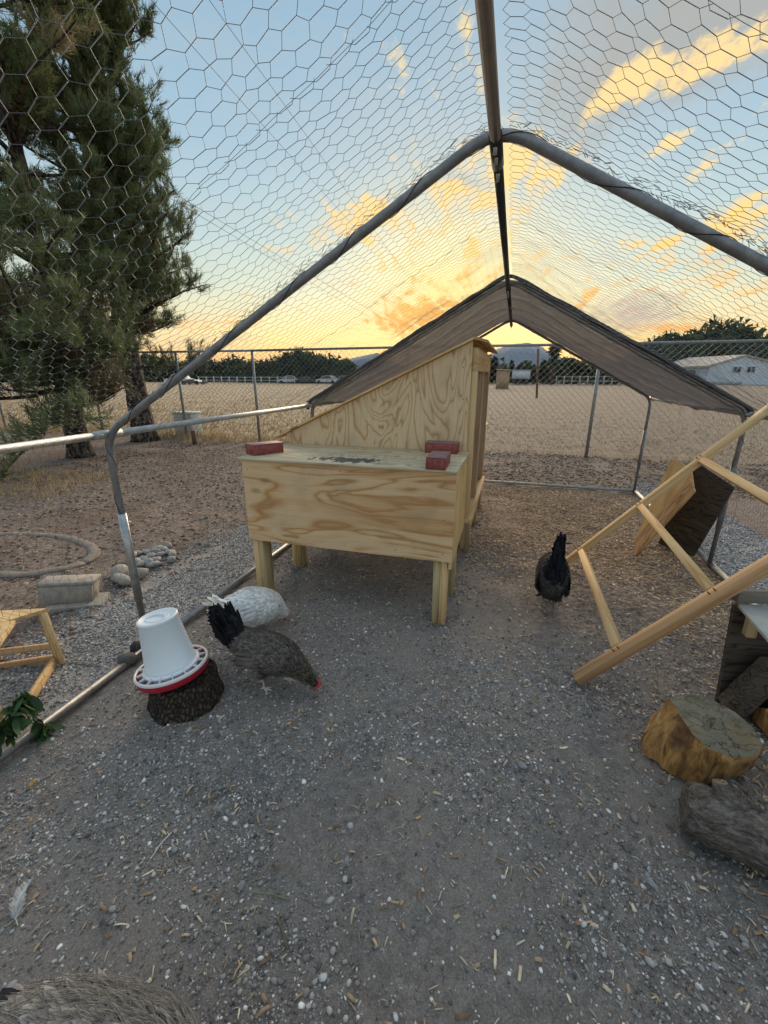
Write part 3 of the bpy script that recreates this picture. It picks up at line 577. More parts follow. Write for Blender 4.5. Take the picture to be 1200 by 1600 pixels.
# netting: profile as a function of arc length
prof = fillet([(XL-.026, 0, .03), (XL-.026, 0, ZE+.012), (XA, 0, ZA+.026), (XR+.026, 0, ZE+.012), (XR+.026, 0, .03)], .12, 7)
pl = np.concatenate([[0], np.cumsum(np.linalg.norm(np.diff(prof, axis=0), axis=1))]); PL = pl[-1]
def net_point(s, Y, seed=0):
    q = np.stack([np.interp(s, pl, prof[:, k]) for k in range(3)], 1); e = .02
    q2 = np.stack([np.interp(s+e, pl, prof[:, k]) for k in range(3)], 1); q1 = np.stack([np.interp(s-e, pl, prof[:, k]) for k in range(3)], 1)
    T = q2-q1; T /= np.linalg.norm(T, axis=1)[:, None]+1e-9; Nn = np.stack([-T[:, 2], 0*s, T[:, 0]], 1)
    q[:, 1] = Y; P = np.stack([s, Y, 0*s], 1)
    fy = np.array(FY); dist = np.min(np.abs(Y[:, None]-fy[None]), axis=1); sag = np.clip(dist/.9, 0, 1)
    q += Nn*((-.028*np.sin(sag*pi/2)+.016*vnoise(P, 2.6, 31)+.006*vnoise(P, 9, 32)))[:, None]
    q[:, 1] += .012*vnoise(P, 3.1, 33)+.007*vnoise(P, 11, 34); return q
def hexnet(s0, s1, y0, y1, cell=.0385, fn=net_point, jit=.0022):
    """wires of hexagonal netting: twists run along s, rows step along y"""
    a = cell/sqrt(3); st = 1.18; hx = []; P0, P1, tw_ = [], [], []
    nr = int((s1-s0)/(1.5*a*st))+1; nc = int((y1-y0)/cell)+1
    i, j = np.meshgrid(np.arange(nr), np.arange(nc), indexing='ij'); i, j = i.ravel(), j.ravel()
    cs = s0+i*1.5*a*st; cy = y0+(j+.5*(i % 2))*cell
    def vert(k): # k-th corner; corner angles so that one edge pair runs along s
        an = pi/6+k*pi/3; return cs+a*st*np.sin(an), cy+a*np.cos(an)
    c = [vert(k) for k in range(6)]
    for k0, k1, t_ in ((0, 1, 0), (1, 2, 0), (0, 5, 1)):
        P0.append(np.stack(c[k0], 1)); P1.append(np.stack(c[k1], 1)); tw_.append(np.full(len(cs), t_))
    P0, P1, tw_ = np.concatenate(P0), np.concatenate(P1), np.concatenate(tw_)
    ok = (np.maximum(P0[:, 0], P1[:, 0]) <= s1) & (np.maximum(P0[:, 1], P1[:, 1]) <= y1) & (np.minimum(P0[:, 0], P1[:, 0]) >= s0) & (np.minimum(P0[:, 1], P1[:, 1]) >= y0); P0, P1, tw_ = P0[ok], P1[ok], tw_[ok]
    A = fn(P0[:, 0], P0[:, 1]); B = fn(P1[:, 0], P1[:, 1])
    def jt(P, Q): h = np.round(P*2000); return Q+jit*np.stack([vnoise(np.concatenate([h, 0*h[:, :1]], 1)*.371, 1., 40+k) for k in range(3)], 1)
    return jt(P0, A), jt(P1, B), np.where(tw_ == 1, .00072, .0005)
def selv(s0, s1, Y, fn=net_point, dy=.0):
    s = np.arange(s0, s1, .03); Yv = Y+dy+.006*vnoise(np.stack([s, 0*s+Y, 0*s], 1), 8., 5); q = fn(s, Yv); return q[:-1], q[1:], np.full(len(q)-1, .00045)
rolls = [(-.62, .86), (.83, 2.1), (2.07, 3.35), (3.32, 4.6), (4.57, 5.58)]
cuts = [(0, 1.1), (1.1, PL/2), (PL/2, PL-1.1), (PL-1.1, PL)]
for (y0, y1) in rolls:
    for (s0, s1) in cuts:
        A, B, r = hexnet(s0, s1, y0, y1); L = [(A, B, r), selv(s0, s1, y0+.004)]
        V, F = segs_data(np.concatenate([l[0] for l in L]), np.concatenate([l[1] for l in L]), np.concatenate([l[2] for l in L]))
        o = link('wire_netting', np_mesh('wire_netting', V-lv(run), F), M['wire'], run); tag(o, kind='stuff')
# back gable netting
def gable_fn(s, Y): # s = height, Y = x
    P = np.stack([s, Y, 0*s], 1); return np.stack([Y, FY[3]+.03+.01*vnoise(P, 3, 51), s], 1)
A, B, r = hexnet(.03, ZA, XL, XR, fn=gable_fn)
def topz(x): return np.where(x < XA, ZE+(x-XL)/(XA-XL)*(ZA-ZE), ZE+(XR-x)/(XR-XA)*(ZA-ZE))
k = (A[:, 2] < topz(A[:, 0])+.01) & (B[:, 2] < topz(B[:, 0])+.01); V, F = segs_data(A[k], B[k], r[k])
tag(link('wire_netting', np_mesh('wire_netting', V-lv(run), F), M['wire'], run), kind='stuff')
# bunched net ends lying along the outside of the first two arches
for Y in FY[1:3]:
    n = 700; s = RNG.uniform(1.15, PL-1.15, n); q = net_point(s, Y+RNG.normal(0, .014, n)); d = RNG.normal(0, 1, (n, 3)); d /= np.linalg.norm(d, axis=1)[:, None]
    T = net_point(s+.02, np.full(n, Y))-net_point(s-.02, np.full(n, Y)); T /= np.linalg.norm(T, axis=1)[:, None]; nn = np.stack([-T[:, 2], 0*s, T[:, 0]], 1)
    q += nn*RNG.uniform(-.008, .004, n)[:, None]; V, F = segs_data(q, q+(d*.5+T*.8)*.02, .0008)
    tag(link('net_edge', np_mesh('net_edge', V-lv(run), F), M['wire'], run), kind='stuff')
# ------------------------------------------------------------------ shade cloth over the last bay
def cloth_side(sign):
    na, nb = 90, 150; x0, x1 = (XA, XL-.03) if sign < 0 else (XA, XR+.03)
    u, v = np.meshgrid(np.linspace(0, 1, na), np.linspace(0, 1, nb), indexing='ij'); u, v = u.ravel(), v.ravel()
    X = x0+(x1-x0)*u; Zt = ZA+.03+(ZE-ZA)*u; Zt = np.where(u < .12, Zt-.035*(1-u/.12)**2, Zt); Y = FY[2]-.05+(FY[3]-FY[2]+.06)*v
    P = np.stack([u*3, v*2, 0*u], 1); sag = np.sin(pi*np.clip(v, 0, 1))**.8*(.05+.03*np.sin(pi*u))
    ph = v*13+1.6*vnoise(P, .7, 61)+1.2*u*np.sin(v*5); fold = -.045*np.exp(-((ph % 2.)-1.)**2/.035)*np.sin(pi*v)**.6*(.65+.35*vnoise(P, 1.3, 62))+.016*vnoise(P, 2.8, 63)*np.sin(pi*v)
    Zt = Zt-sag+fold; Y = Y+.03*np.sin(pi*v)*vnoise(P, 1.5, 64)
    V = np.stack([X, Y, Zt], 1); I = np.arange(na*nb).reshape(na, nb); F = np.stack([I[:-1, :-1], I[1:, :-1], I[1:, 1:], I[:-1, 1:]], -1).reshape(-1, 4)
    return V, F
sc = thing('shade_cloth', 'brown grey shade cloth sagging under the far bay of the run', 'shade cloth', (XA, 4.5, 1.9))
for sgn in (-1, 1):
    V, F = cloth_side(sgn); o = link('cloth_panel', np_mesh('cloth_panel', V-lv(sc), F, smooth=True), M['cloth'], sc)
    m_ = o.modifiers.new('thick', 'SOLIDIFY'); m_.thickness = .002
for Y, rr in ((FY[2]-.02, .014), (FY[3], .008)):
    p = fillet([(XL-.02, Y, ZE-.03), (XL-.01, Y, ZE+.03), (XA, Y, ZA+.035), (XR+.01, Y, ZE+.03), (XR+.02, Y, ZE-.03)], .06, 6); d_ = np.concatenate([[0], np.cumsum(np.linalg.norm(np.diff(p, axis=0), axis=1))]); s = np.linspace(0, d_[-1], 140)
    q = np.stack([np.interp(s, d_, p[:, k]) for k in range(3)], 1); q[:, 2] += .006*vnoise(q, 9, 3); q[:, 1] += .012*vnoise(q, 6, 4)-.012; tube('hem', q, rr*(1+.35*vnoise(q, 14, 6)), M['cloth_hem'], sc, 8)
# ------------------------------------------------------------------ coop
bx0, bx1, by0, by1, zl = -1.464, -.262, 2.095, 2.66, .872
coop = thing('chicken_coop', 'raw plywood coop on legs with sloping roof and nest boxes', 'chicken coop', (-.85, 2.4, 0))
prism('front_panel', [(bx0-.004, by0, .385), (bx1+.022, by0, .385), (bx1+.022, by0, zl-.001), (bx0-.004, by0, zl-.001)], (0, -.012, 0), M['ply_front'], coop, 'x')['label'] = 'front plywood panel with wavy brown grain'
prism('side_panel', [(bx1+.003, by0+.002, .34), (bx1+.003, by1, .40), (bx1+.003, by1, zl-.001), (bx1+.003, by0+.002, zl-.001)], (.017, 0, 0), M['ply_side'], coop, 'z')
prism('side_panel', [(bx0-.003, by0+.002, .39), (bx0-.003, by1, .40), (bx0-.003, by1, zl-.001), (bx0-.003, by0+.002, zl-.001)], (.015, 0, 0), M['ply_side'], coop, 'z')
lo = np_mesh('lid', [(bx0-.035, by0-.022, zl), (bx1+.028, by0-.025, zl), (bx1+.028, by1-.006, zl), (bx0-.035, by1-.006, zl), (bx0-.035, by0-.025, zl+.014), (bx1+.028, by0-.025, zl+.014), (bx1+.028, by1-.006, zl+.014), (bx0-.035, by1-.006, zl+.014)], [(3, 2, 1, 0), (4, 5, 6, 7), (0, 1, 5, 4), (1, 2, 6, 5), (2, 3, 7, 6), (3, 0, 4, 7)])
lid = link('lid', lo, M['ply_lid'], coop); lid.matrix_basis = Matrix.Translation(-Vector(lv(coop))); lid['label'] = 'pale plywood lid stained with a black tar patch'; bevel(lid, .002)
# tall section
TY0, TY1 = 2.66, 4.0
gt = [(-1.56, TY0, .922), (-.235, TY0, 1.535)]
prism('gable_panel', [(-1.47, TY0, .40), (-.252, TY0, .40), (-.252, TY0, 1.524), (-1.49, TY0, .952), (-1.49, TY0, .90), (-1.47, TY0, .90)], (0, .013, 0), M['ply_gable'], coop, 'z')['label'] = 'tall plywood gable with looping cathedral grain'
prism('gable_panel', [(-1.49, TY1, .40), (-.252, TY1, .40), (-.252, TY1, 1.524), (-1.49, TY1, .952)], (0, .013, 0), M['ply_gable'], coop, 'z')
prism('roof_panel', [(-1.59, TY0-.025, .91), (-.245, TY0-.025, 1.531), (-.245, TY0-.025, 1.545), (-1.59, TY0-.025, .924)], (0, TY1-TY0+.08, 0), M['ply_side'], coop, 'x')
prism('roof_panel', [(-.243, TY0-.025, 1.531), (-.165, TY0-.025, 1.512), (-.165, TY0-.025, 1.526), (-.243, TY0-.025, 1.546)], (0, TY1-TY0+.08, 0), M['pine_red'], coop, 'x')['label'] = 'narrow brown roof overhang along the ridge'
prism('wall_panel', [(-1.49, TY0+.02, .40), (-1.49, TY1, .40), (-1.49, TY1, .94), (-1.49, TY0+.02, .94)], (.012, 0, 0), M['ply_side'], coop, 'z')
beam('header', (-.235, TY0+.016, 1.425), (-.235, TY1-.02, 1.425), .036, .13, M['pine'], coop)
beam('sill_plate', (-.24, TY0+.016, .425), (-.24, TY1-.02, .425), .09, .038, M['pine'], coop)
beam('floor_panel', (-.85, TY0+.02, .405), (-.85, TY1-.02, .405), 1.17, .012, M['ply_side'], coop)
for y in (TY0+.036, TY0+.085, TY0+.55, TY0+.63, TY1-.10, TY1-.04):
    beam('stud', (-.262, y, .445), (-.262, y, 1.36), .036 if y != TY0+.085 else .03, .088, M['stud'] if y != TY0+.036 else M['pine'], coop, up=(1, 0, 0))
# rear nest box
prism('side_panel', [(-.262, TY1+.02, .40), (-.262, TY1+.56, .40), (-.262, TY1+.56, .86), (-.262, TY1+.02, .86)], (.016, 0, 0), M['ply_side'], coop, 'z')
prism('lid', [(-1.5, TY1+.015, .862), (-.23, TY1+.015, .862), (-.23, TY1+.6, .862), (-1.5, TY1+.6, .862)], (0, 0, .014), M['ply_side'], coop, 'x')
prism('back_panel', [(-1.46, TY1+.565, .40), (-.26, TY1+.565, .40), (-.26, TY1+.565, .86), (-1.46, TY1+.565, .86)], (0, .012, 0), M['ply_side'], coop, 'x')
# legs: each corner two timbers nailed together
def leg(x, y, top, m1=M['pine'], m2=M['treated'], sx=1):
    beam('leg', (x, y, -.02), (x, y, top), .036, .086, m1, coop, up=(0, 1, 0)); beam('leg', (x-.0375*sx, y, -.02), (x-.0375*sx, y, top), .036, .086, m2, coop, up=(0, 1, 0))
leg(bx0+.062, by0+.046, .384, M['treated'], M['pine']); leg(bx1-.022, by0+.046, .384)
leg(bx0+.06, by1-.05, .40, M['treated'], M['pine']); leg(bx1-.020, by1-.17, .40, M['treated'], M['stud'])
for y in (TY0+.62, TY1-.04, TY1+.5):
    leg(-.262, y, .40, M['treated'], M['stud']); leg(bx0+.06, y, .40, M['treated'], M['stud'])
beam('floor_joist', (bx0, by0+.11, .42), (bx1-.002, by0+.11, .42), .036, .07, M['treated'], coop)
# nail heads
for i, (x, z) in enumerate([(bx0+.03, .82), (bx0+.035, .6), (bx0+.03, .43), (-.85, .425), (-.86, .845), (bx1-.03, .82), (bx1-.03, .62), (bx1-.03, .43), (-1.15, .425), (-.55, .425)]):
    tube('nail', [(x, by0-.0135, z), (x, by0-.011, z)], .0032, M['rust'], coop, 6)
for (x, z) in [(-.30, 1.38), (-.29, 1.2), (-.30, 1.0), (-.55, 1.2), (-.9, 1.05), (-.28, .92)]:
    tube('nail', [(x, TY0-.0015, z), (x, TY0+.001, z)], .0035, M['rust'], coop, 6)
# bricks
def brick(c, ang, label, sheen_dust=False, L=.20, Wd=.10, Hh=.062):
    t_ = thing('brick', label, 'brick', c, 'red bricks weighing down the coop lid'); t_.rotation_euler = (0, 0, ang)
    for nm, z0, z1, m_ in (('brick_body', 0, Hh-.003, M['brick']), ('brick_face', Hh-.003, Hh, M['brick_sheen_dust'])):
        V = BOXV*np.array([L, Wd, z1-z0])+np.array([0, 0, (z0+z1)/2]); o = link(nm, np_mesh(nm, V, BOXF), m_, t_); bevel(o, .0012 if nm == 'brick_face' else .003)
brick((-.395, 2.60, zl+.0145), .03, 'red brick lying lengthwise against the gable, behind another brick')
brick((-.345, 2.165, zl+.0145), pi/2+.02, 'red brick laid end-on at the front right corner of the lid')
brick((-1.42, 2.26, zl+.0145), 1.0, 'red brick alone on the left end of the coop lid')
# ------------------------------------------------------------------ stump and feeder
def lathe(name, prof_, m, root, n=32, mx=Matrix.Identity(4), disp=None, smooth=True):
    V = []; k = len(prof_)
    for (r, z) in prof_:
        for j in range(n): V.append((r*cos(2*pi*j/n), r*sin(2*pi*j/n), z))
    V = np.array(V)
    if disp is not None: V = disp(V)
    F = [(i*n+j, i*n+(j+1) % n, (i+1)*n+(j+1) % n, (i+1)*n+j) for i in range(k-1) for j in range(n)]
    me = np_mesh(name, V, F, smooth=smooth); o = link(name, me, m, root); o.matrix_basis = mx; return o
ST = arr(-1.262, 1.222, 0)
stump = thing('tree_stump', 'short dark barked tree stump under the white feeder', 'stump', ST)
def sd_(V):
    V = V.copy(); a = np.arctan2(V[:, 1], V[:, 0]); rr = np.hypot(V[:, 0], V[:, 1]); Q = np.stack([np.cos(a)*2.6, np.sin(a)*2.6, V[:, 2]*4], 1)
    k = 1+.10*vnoise(Q*.6, 1, 3)+.06*vnoise(Q, 1.8, 4)+.05*np.abs(vnoise(Q, 4.2, 5)); k = np.where(rr < .02, 1, k); V[:, 0] *= k; V[:, 1] *= k; V[:, 2] += .012*vnoise(Q, 2., 8)*(V[:, 2] > .05); return V
lathe('bark', [(.152, -.02), (.15, .0), (.146, .015), (.142, .03), (.140, .045), (.139, .06), (.138, .075), (.137, .09), (.134, .10), (.130, .112), (.122, .118)], M['bark_stump'], stump, 72, disp=sd_)
lathe('cut_top', [(.126, .112), (.10, .116), (.0001, .117)], M['bark_stump'], stump, 36, disp=sd_)
feeder = thing('poultry_feeder', 'white plastic feeder with red tray tilted on the stump', 'feeder', ST+arr(-.022, -.022, .124))
feeder.rotation_euler = (radians(-1), radians(-9), 0)
def add_prof(name, p, m, n=48): return lathe(name, p, m, feeder, n)
add_prof('tray', [(.0001, 0), (.12, 0), (.136, .006), (.141, .012), (.143, .04), (.141, .043), (.138, .041), (.137, .014), (.12, .009), (.0001, .008)], M['tray'])
add_prof('rim', [(.144, .036), (.1455, .045), (.142, .050), (.137, .049), (.1355, .043), (.137, .04)], M['fins'])
add_prof('feed', [(.0001, .02), (.13, .020), (.137, .018)], M['feed'])
add_prof('bucket', [(.104, .02), (.106, .05), (.102, .056), (.098, .062), (.076, .255), (.078, .259), (.079, .268), (.075, .272), (.068, .271), (.064, .266), (.0001, .266)], M['bucket'])
add_prof('bucket_ledge', [(.112, .045), (.112, .05), (.100, .060), (.098, .05)], M['bucket'])
for i in range(16):
    a = 2*pi*i/16; d = arr(cos(a), sin(a), 0); t_ = arr(-sin(a), cos(a), 0)*.0016
    V = []
    for r_, z0, z1 in ((.100, .030, .058), (.12, .034, .05), (.1385, .038, .047)):
        for s_, z_ in ((-1, z0), (1, z0), (1, z1), (-1, z1)): V.append(d*r_+t_*s_+arr(0, 0, z_))
    f = [(i_*4+j, i_*4+(j+1) % 4, (i_+1)*4+(j+1) % 4, (i_+1)*4+j) for i_ in range(2) for j in range(4)]+[(3, 2, 1, 0), (8, 9, 10, 11)]
    link('fin', np_mesh('fin', V, f), M['fins'], feeder)
hd = []
for a in np.linspace(-.2, pi+.2, 20): hd.append((.045*cos(a), .026*sin(a)-.008, .2675+.004*sin(a)))
V, F, C = tube_data(hd, .0042, 8); me = bpy.data.meshes.new('moulded_handle'); me.from_pydata(V.tolist(), [], [tuple(map(int, f)) for f in F]+[c[:3] for c in C]); o = link('moulded_handle', me, M['bucket'], feeder)
V, F, C = tube_data([(.05*cos(a), .035*sin(a)-.004, .2665) for a in np.linspace(0, 2*pi, 30)], .003, 6, False); me = np_mesh('moulded_ring', V, F, smooth=True); link('moulded_ring', me, M['bucket'], feeder)
# ------------------------------------------------------------------ hens
def feather_cards(P, N, Dr, L, Wd, col, tipcol, lift=.2, curve=.25, tipw=.12):
    """curved feathers: 4 rows x 3 columns of vertices each"""
    n = len(P); Dr = Dr-N*np.sum(Dr*N, 1)[:, None]; Dr /= np.linalg.norm(Dr, axis=1)[:, None]+1e-9; Sd = np.cross(N, Dr)
    rows = [(0, .35), (.35, 1.), (.75, .85), (1., tipw)]; V = np.zeros((n, 4, 3, 3)); Cc = np.zeros((n, 4, 3, 3))
    for i, (u, wf) in enumerate(rows):
        for j, s_ in enumerate((-1, 0, 1)):
            h = lift*u*L-curve*L*u*u*.5-abs(s_)*.12*Wd*wf
            V[:, i, j] = P+Dr*(u*L)[:, None]+Sd*(s_*wf*Wd/2)[:, None]+N*(h+.0015)[:, None]
            k = (1 if i == 3 else .55 if i == 2 else 0) if j == 1 else (1 if i >= 2 else .5 if i == 1 else 0); Cc[:, i, j] = col*(1-k)+tipcol*k
    f = [(i*3+j, i*3+j+1, (i+1)*3+j+1, (i+1)*3+j) for i in range(3) for j in range(2)]
    F = (np.array(f)[None]+(np.arange(n)*12)[:, None, None]).reshape(-1, 4); return V.reshape(-1, 3), F, Cc.reshape(-1, 3)
def hen(pos, heading, label, scheme, pose, scale=1., seed=1):
    rg = np.random.default_rng(seed)
    root = thing('hen', label, 'hen', pos); root.rotation_euler = (0, 0, heading); root.scale = (scale, scale*pose.get('slim', 1.), scale)
    sp, legs_x = pose['spine'], pose['legs']
    # trunk, neck and head as one lofted form
    P = np.array([(p[0], p[1], p[2]) for p in sp]); R_ = np.array([(p[3], p[4]) for p in sp])
    tt = np.linspace(0, len(P)-1, 46); 
    def cr(A):
        out = []
        for t0 in tt:
            i = min(int(t0), len(A)-2); u = t0-i; p0, p1, p2, p3 = A[max(i-1, 0)], A[i], A[i+1], A[min(i+2, len(A)-1)]
            out.append(.5*((2*p1)+(-p0+p2)*u+(2*p0-5*p1+4*p2-p3)*u*u+(-p0+3*p1-3*p2+p3)*u**3))
        return np.array(out)
    C_, RR = cr(P), np.maximum(cr(R_), .002); T = np.gradient(C_, axis=0); T /= np.linalg.norm(T, axis=1)[:, None]
    nseg = 26; V = []
    for i in range(len(C_)):
        s_ = np.cross(T[i], [0, 0, 1.]); s_ = s_/(np.linalg.norm(s_)+1e-9) if np.linalg.norm(s_) > .05 else arr(0, -1, 0); u_ = np.cross(s_, T[i])
        for j in range(nseg):
            a = 2*pi*j/nseg; V.append(C_[i]+s_*cos(a)*RR[i, 0]+u_*sin(a)*RR[i, 1])
    n0 = len(V); F = [(i*nseg+j, i*nseg+(j+1) % nseg, (i+1)*nseg+(j+1) % nseg, (i+1)*nseg+j) for i in range(len(C_)-1) for j in range(nseg)]
    F += [tuple(range(nseg))[::-1], tuple(range(n0-nseg, n0))]
    Vl = [tuple(v) for v in V]
    def addt(pts, r, n=8):
        Vv, Ff, Cc = tube_data(pts, r, n); b = len(Vl); Vl.extend([tuple(v) for v in Vv]); F.extend([tuple(int(q)+b for q in f) for f in Ff]); F.extend([tuple(q+b for q in c[:3]) for c in Cc])
    for (hx, hy, fx, lift_) in legs_x:
        addt([(hx, hy*.8, .17), (hx+.015, hy, .12), (hx+.005, hy, .09)], [.04, .024, .011], 12)
        fz = lift_; addt([(hx+.008, hy, .10), (hx-.012, hy, .075), ((hx+fx)/2, hy, .045+fz*.5), (fx, hy, .012+fz)], [.0085, .0062, .0055, .0062], 8)
        for an, ln in ((0, .052), (.62, .044), (-.62, .044), (pi, .024)):
            addt([(fx, hy, .012+fz), (fx+cos(an)*ln*.55, hy+sin(an)*ln*.55, .009+fz*.7), (fx+cos(an)*ln, hy+sin(an)*ln, .003+fz*.4)], [.0056, .005, .0028], 6)
    me = bpy.data.meshes.new('body'); me.from_pydata(Vl, [], F); me.update(); tmp = bpy.data.objects.new('tmp_body', me); COL.objects.link(tmp)
    rm = tmp.modifiers.new('r', 'REMESH'); rm.mode = 'VOXEL'; rm.voxel_size = .0042
    sm = tmp.modifiers.new('s', 'SMOOTH'); sm.iterations = 3; sm.factor = .5
    dg = bpy.context.evaluated_depsgraph_get(); dg.update(); bm_ = bpy.data.meshes.new_from_object(tmp.evaluated_get(dg)); bpy.data.objects.remove(tmp)
    bm_.name = 'body'; bm_.materials.clear()
    co = np.empty(len(bm_.vertices)*3); bm_.vertices.foreach_get('co', co); co = co.reshape(-1, 3); nr = np.empty(len(co)*3); bm_.vertices.foreach_get('normal', nr); nr = nr.reshape(-1, 3)
    dd = np.linalg.norm(co[:, None, :]-C_[None], axis=2); near = np.argmin(dd, 1); rad = RR[near].mean(1)
    isleg = (co[:, 2] < .095) & (dd.min(1) > rad*1.5); head = near > len(C_)*.86
    base, tip = np.array(scheme['base']), np.array(scheme['tip']); cols = np.tile(base*.8, (len(co), 1)); cols[isleg] = scheme['leg']; face = head & (near > len(C_)*.90)
    if not scheme.get('nohead'): cols[face] = (.50, .08, .07)
    a_ = bm_.color_attributes.new('Col', 'FLOAT_COLOR', 'POINT'); cc = np.ones((len(co), 4), np.float32); cc[:, :3] = cols; a_.data.foreach_set('color', cc.ravel())
    bm_.polygons.foreach_set('use_smooth', [True]*len(bm_.polygons)); link('body', bm_, M['feather'], root)
    # plumage
    cand = np.where(~isleg & (near < len(C_)*.90) & ~((co[:, 2] < .11) & (near < len(C_)*.55) & (dd.min(1) > rad*1.25)))[0]; pick = rg.choice(cand, 3600); Pp, Nn, nn = co[pick], nr[pick], near[pick]
    Td = -T[nn]+np.stack([0*nn, 0*nn, -.35+0*nn], 1)*(np.abs(Nn[:, 1]) > .5)[:, None]+rg.normal(0, .24, (3600, 3))
    fr = nn/len(C_); L = np.where(fr > .6, .028, np.where(fr < .3, .050, .042))*rg.uniform(.7, 1.25, 3600); L = np.where(fr > .8, .014, L); Wd = L*rg.uniform(.22, .42, 3600)
    bc = base[None]*rg.uniform(.65, 1.3, (3600, 1)); tc_ = tip[None]*rg.uniform(.6, 1.3, (3600, 1)); nk = fr > pose.get('nk', .62)
    bc[nk] = np.array(scheme['neck'])*rg.uniform(.6, 1.3, (nk.sum(), 1)); tc_[nk] = np.array(scheme['necktip'])*rg.uniform(.6, 1.3, (nk.sum(), 1))
    rr_ = fr < scheme.get('dark', .29); bc[rr_] = np.array(scheme['tail'])*rg.uniform(.8, 1.8, (rr_.sum(), 1)); tc_[rr_] = np.array(scheme['tail'])*rg.uniform(1, 3, (rr_.sum(), 1))
    bel = (Nn[:, 2] < -.25) & (fr < .5); bc[bel] = np.array(scheme.get('belly', scheme['base']))
    D1 = feather_cards(Pp, Nn, Td, L, Wd, bc, tc_)
    # soft barbs standing off the feathers
    nb = scheme.get('barbs', 5200); pk = rg.choice(cand, nb); bn = nr[pk]; bd = -T[near[pk]]+rg.normal(0, .30, (nb, 3)); bd -= bn*np.sum(bd*bn, 1)[:, None]; bd /= np.linalg.norm(bd, axis=1)[:, None]; bl_ = rg.uniform(.012, .03, nb)[:, None]*scheme.get('barblen', 1.)
    bb = co[pk]+bn*rg.uniform(.003, .010, (nb, 1)); bmid = bb+bd*bl_*.5+bn*.004; bv, bf = segs_data(np.concatenate([bb, bmid]), np.concatenate([bmid, bmid+bd*bl_*.5-bn*.001]), .0004)
    bt = rg.uniform(0, 1, (nb, 1)); bcol = base[None]*(1-bt)*1.2+tip[None]*bt*1.25; dk_ = near[pk]/len(C_) < scheme.get('dark', .29); bcol[dk_] = np.array(scheme['tail'])*2; bcol = np.repeat(np.concatenate([bcol, bcol]), 6, 0)
    tag(link('down', np_mesh('down', bv, bf, bcol), M['feather'], root), kind='stuff')
    # wings: rows of longer feathers over each flank
    Ws = []
    for s_ in (-1, 1):
        for row in range(4):
            for k in range(11):
                u = k/10; ctr = arr(.085-.16*u, 0, .245-.022*row+.01*(1-u)); i = int(np.argmin(np.abs(C_[12:34, 0]-ctr[0]))); c0, rr = C_[i+12], RR[i+12]
                z_ = np.clip((ctr[2]-c0[2])/rr[1], -.9, .9); y_ = s_*rr[0]*sqrt(1-z_*z_); p_ = arr(ctr[0], c0[1]+y_*1.06, c0[2]+z_*rr[1]); n_ = arr(0, y_/rr[0], z_); n_ /= np.linalg.norm(n_); Ws.append((p_, n_, .055+.012*row))
    Wp = np.array([a for a, b, c in Ws]); Wn = np.array([b for a, b, c in Ws]); Wl = np.array([c for a, b, c in Ws]); m_ = len(Ws)
    wc = np.array(scheme.get('wing', scheme['base']))[None]*rg.uniform(.7, 1.2, (m_, 1)); D2 = feather_cards(Wp, Wn, np.tile([-1, 0, -.12], (m_, 1)), Wl, Wl*.33, wc, tip[None]*rg.uniform(.6, 1.1, (m_, 1)), .12, .1)
    V = np.concatenate([D1[0], D2[0]]); F = np.concatenate([D1[1], D2[1]+len(D1[0])]); cl = np.concatenate([D1[2], D2[2]])
    tag(link('plumage', np_mesh('plumage', V, F, cl, smooth=True), M['feather'], root), kind='stuff')
    # tail feathers
    tb, ta, tl, fan = pose['tail']; nT = 130; Pp = np.tile(tb, (nT, 1))+rg.normal(0, 1, (nT, 3))*np.array([.022, pose.get('tj', .022), .022]); sp_ = rg.uniform(-1, 1, nT); an = ta+rg.normal(0, pose.get('tailvar', .17), nT)
    Dd = np.stack([-np.cos(an), sp_*fan, np.sin(an)], 1); Nn = np.cross(Dd, arr(0, 1, 0)); Nn /= np.linalg.norm(Nn, axis=1)[:, None]; Nn = Nn+np.stack([0*sp_, sp_*1.2, 0*sp_], 1); Nn /= np.linalg.norm(Nn, axis=1)[:, None]
    L = tl*rg.uniform(.7, 1.05, nT); tcol = np.array(scheme['tail'])[None]*rg.uniform(.6, 1.5, (nT, 1)); V, F, cl = feather_cards(Pp, Nn, Dd, L, np.full(nT, .024)*min(1, tl/.1), tcol, tcol*1.3, .05, .22, .4)
    link('tail', np_mesh('tail', V, F, cl, smooth=True), M['feather'], root)
    if not scheme.get('nohead'):
        hp, bp = C_[-7], C_[-1]; hdn = (bp-hp)/np.linalg.norm(bp-hp); up_ = np.cross(arr(0, 1, 0), hdn); up_ = -up_ if up_[0] < 0 else up_
        M['comb'] = M.get('comb') or simple('red_comb', (.50,.09,.085), .2, 60, .6, .3)
        M['beak'] = M.get('beak') or simple('beak_horn', (.45,.33,.22), .1, 60, .5, 0)
        M['eye'] = M.get('eye') or simple('eye', (.25,.08,.01), .1, 60, .2, 0)
        tube('beak', [bp-hdn*.012, bp, bp+hdn*.016+arr(0, 0, -.002)], [.009, .0065, .001], M['beak'], root, 8).location = lv(root)
        V, F = [], []; k = 9
        for j in range(k):
            u = j/(k-1); q = bp-hdn*(.005+.045*u)+up_*.013; h = .008+.017*sin(pi*u)*(1 if j % 2 else .6)
            for s_ in (-1, 1): V += [q+arr(0, s_*.004, 0), q+arr(0, s_*.0018, 0)+up_*h]
        for j in range(k-1):
            a = j*4; F += [(a, a+4, a+5, a+1), (a+3, a+7, a+6, a+2), (a+1, a+5, a+7, a+3)]
        F += [(0, 1, 3, 2), (4*k-4, 4*k-2, 4*k-1, 4*k-3)]; link('comb', np_mesh('comb', V, F), M['comb'], root)
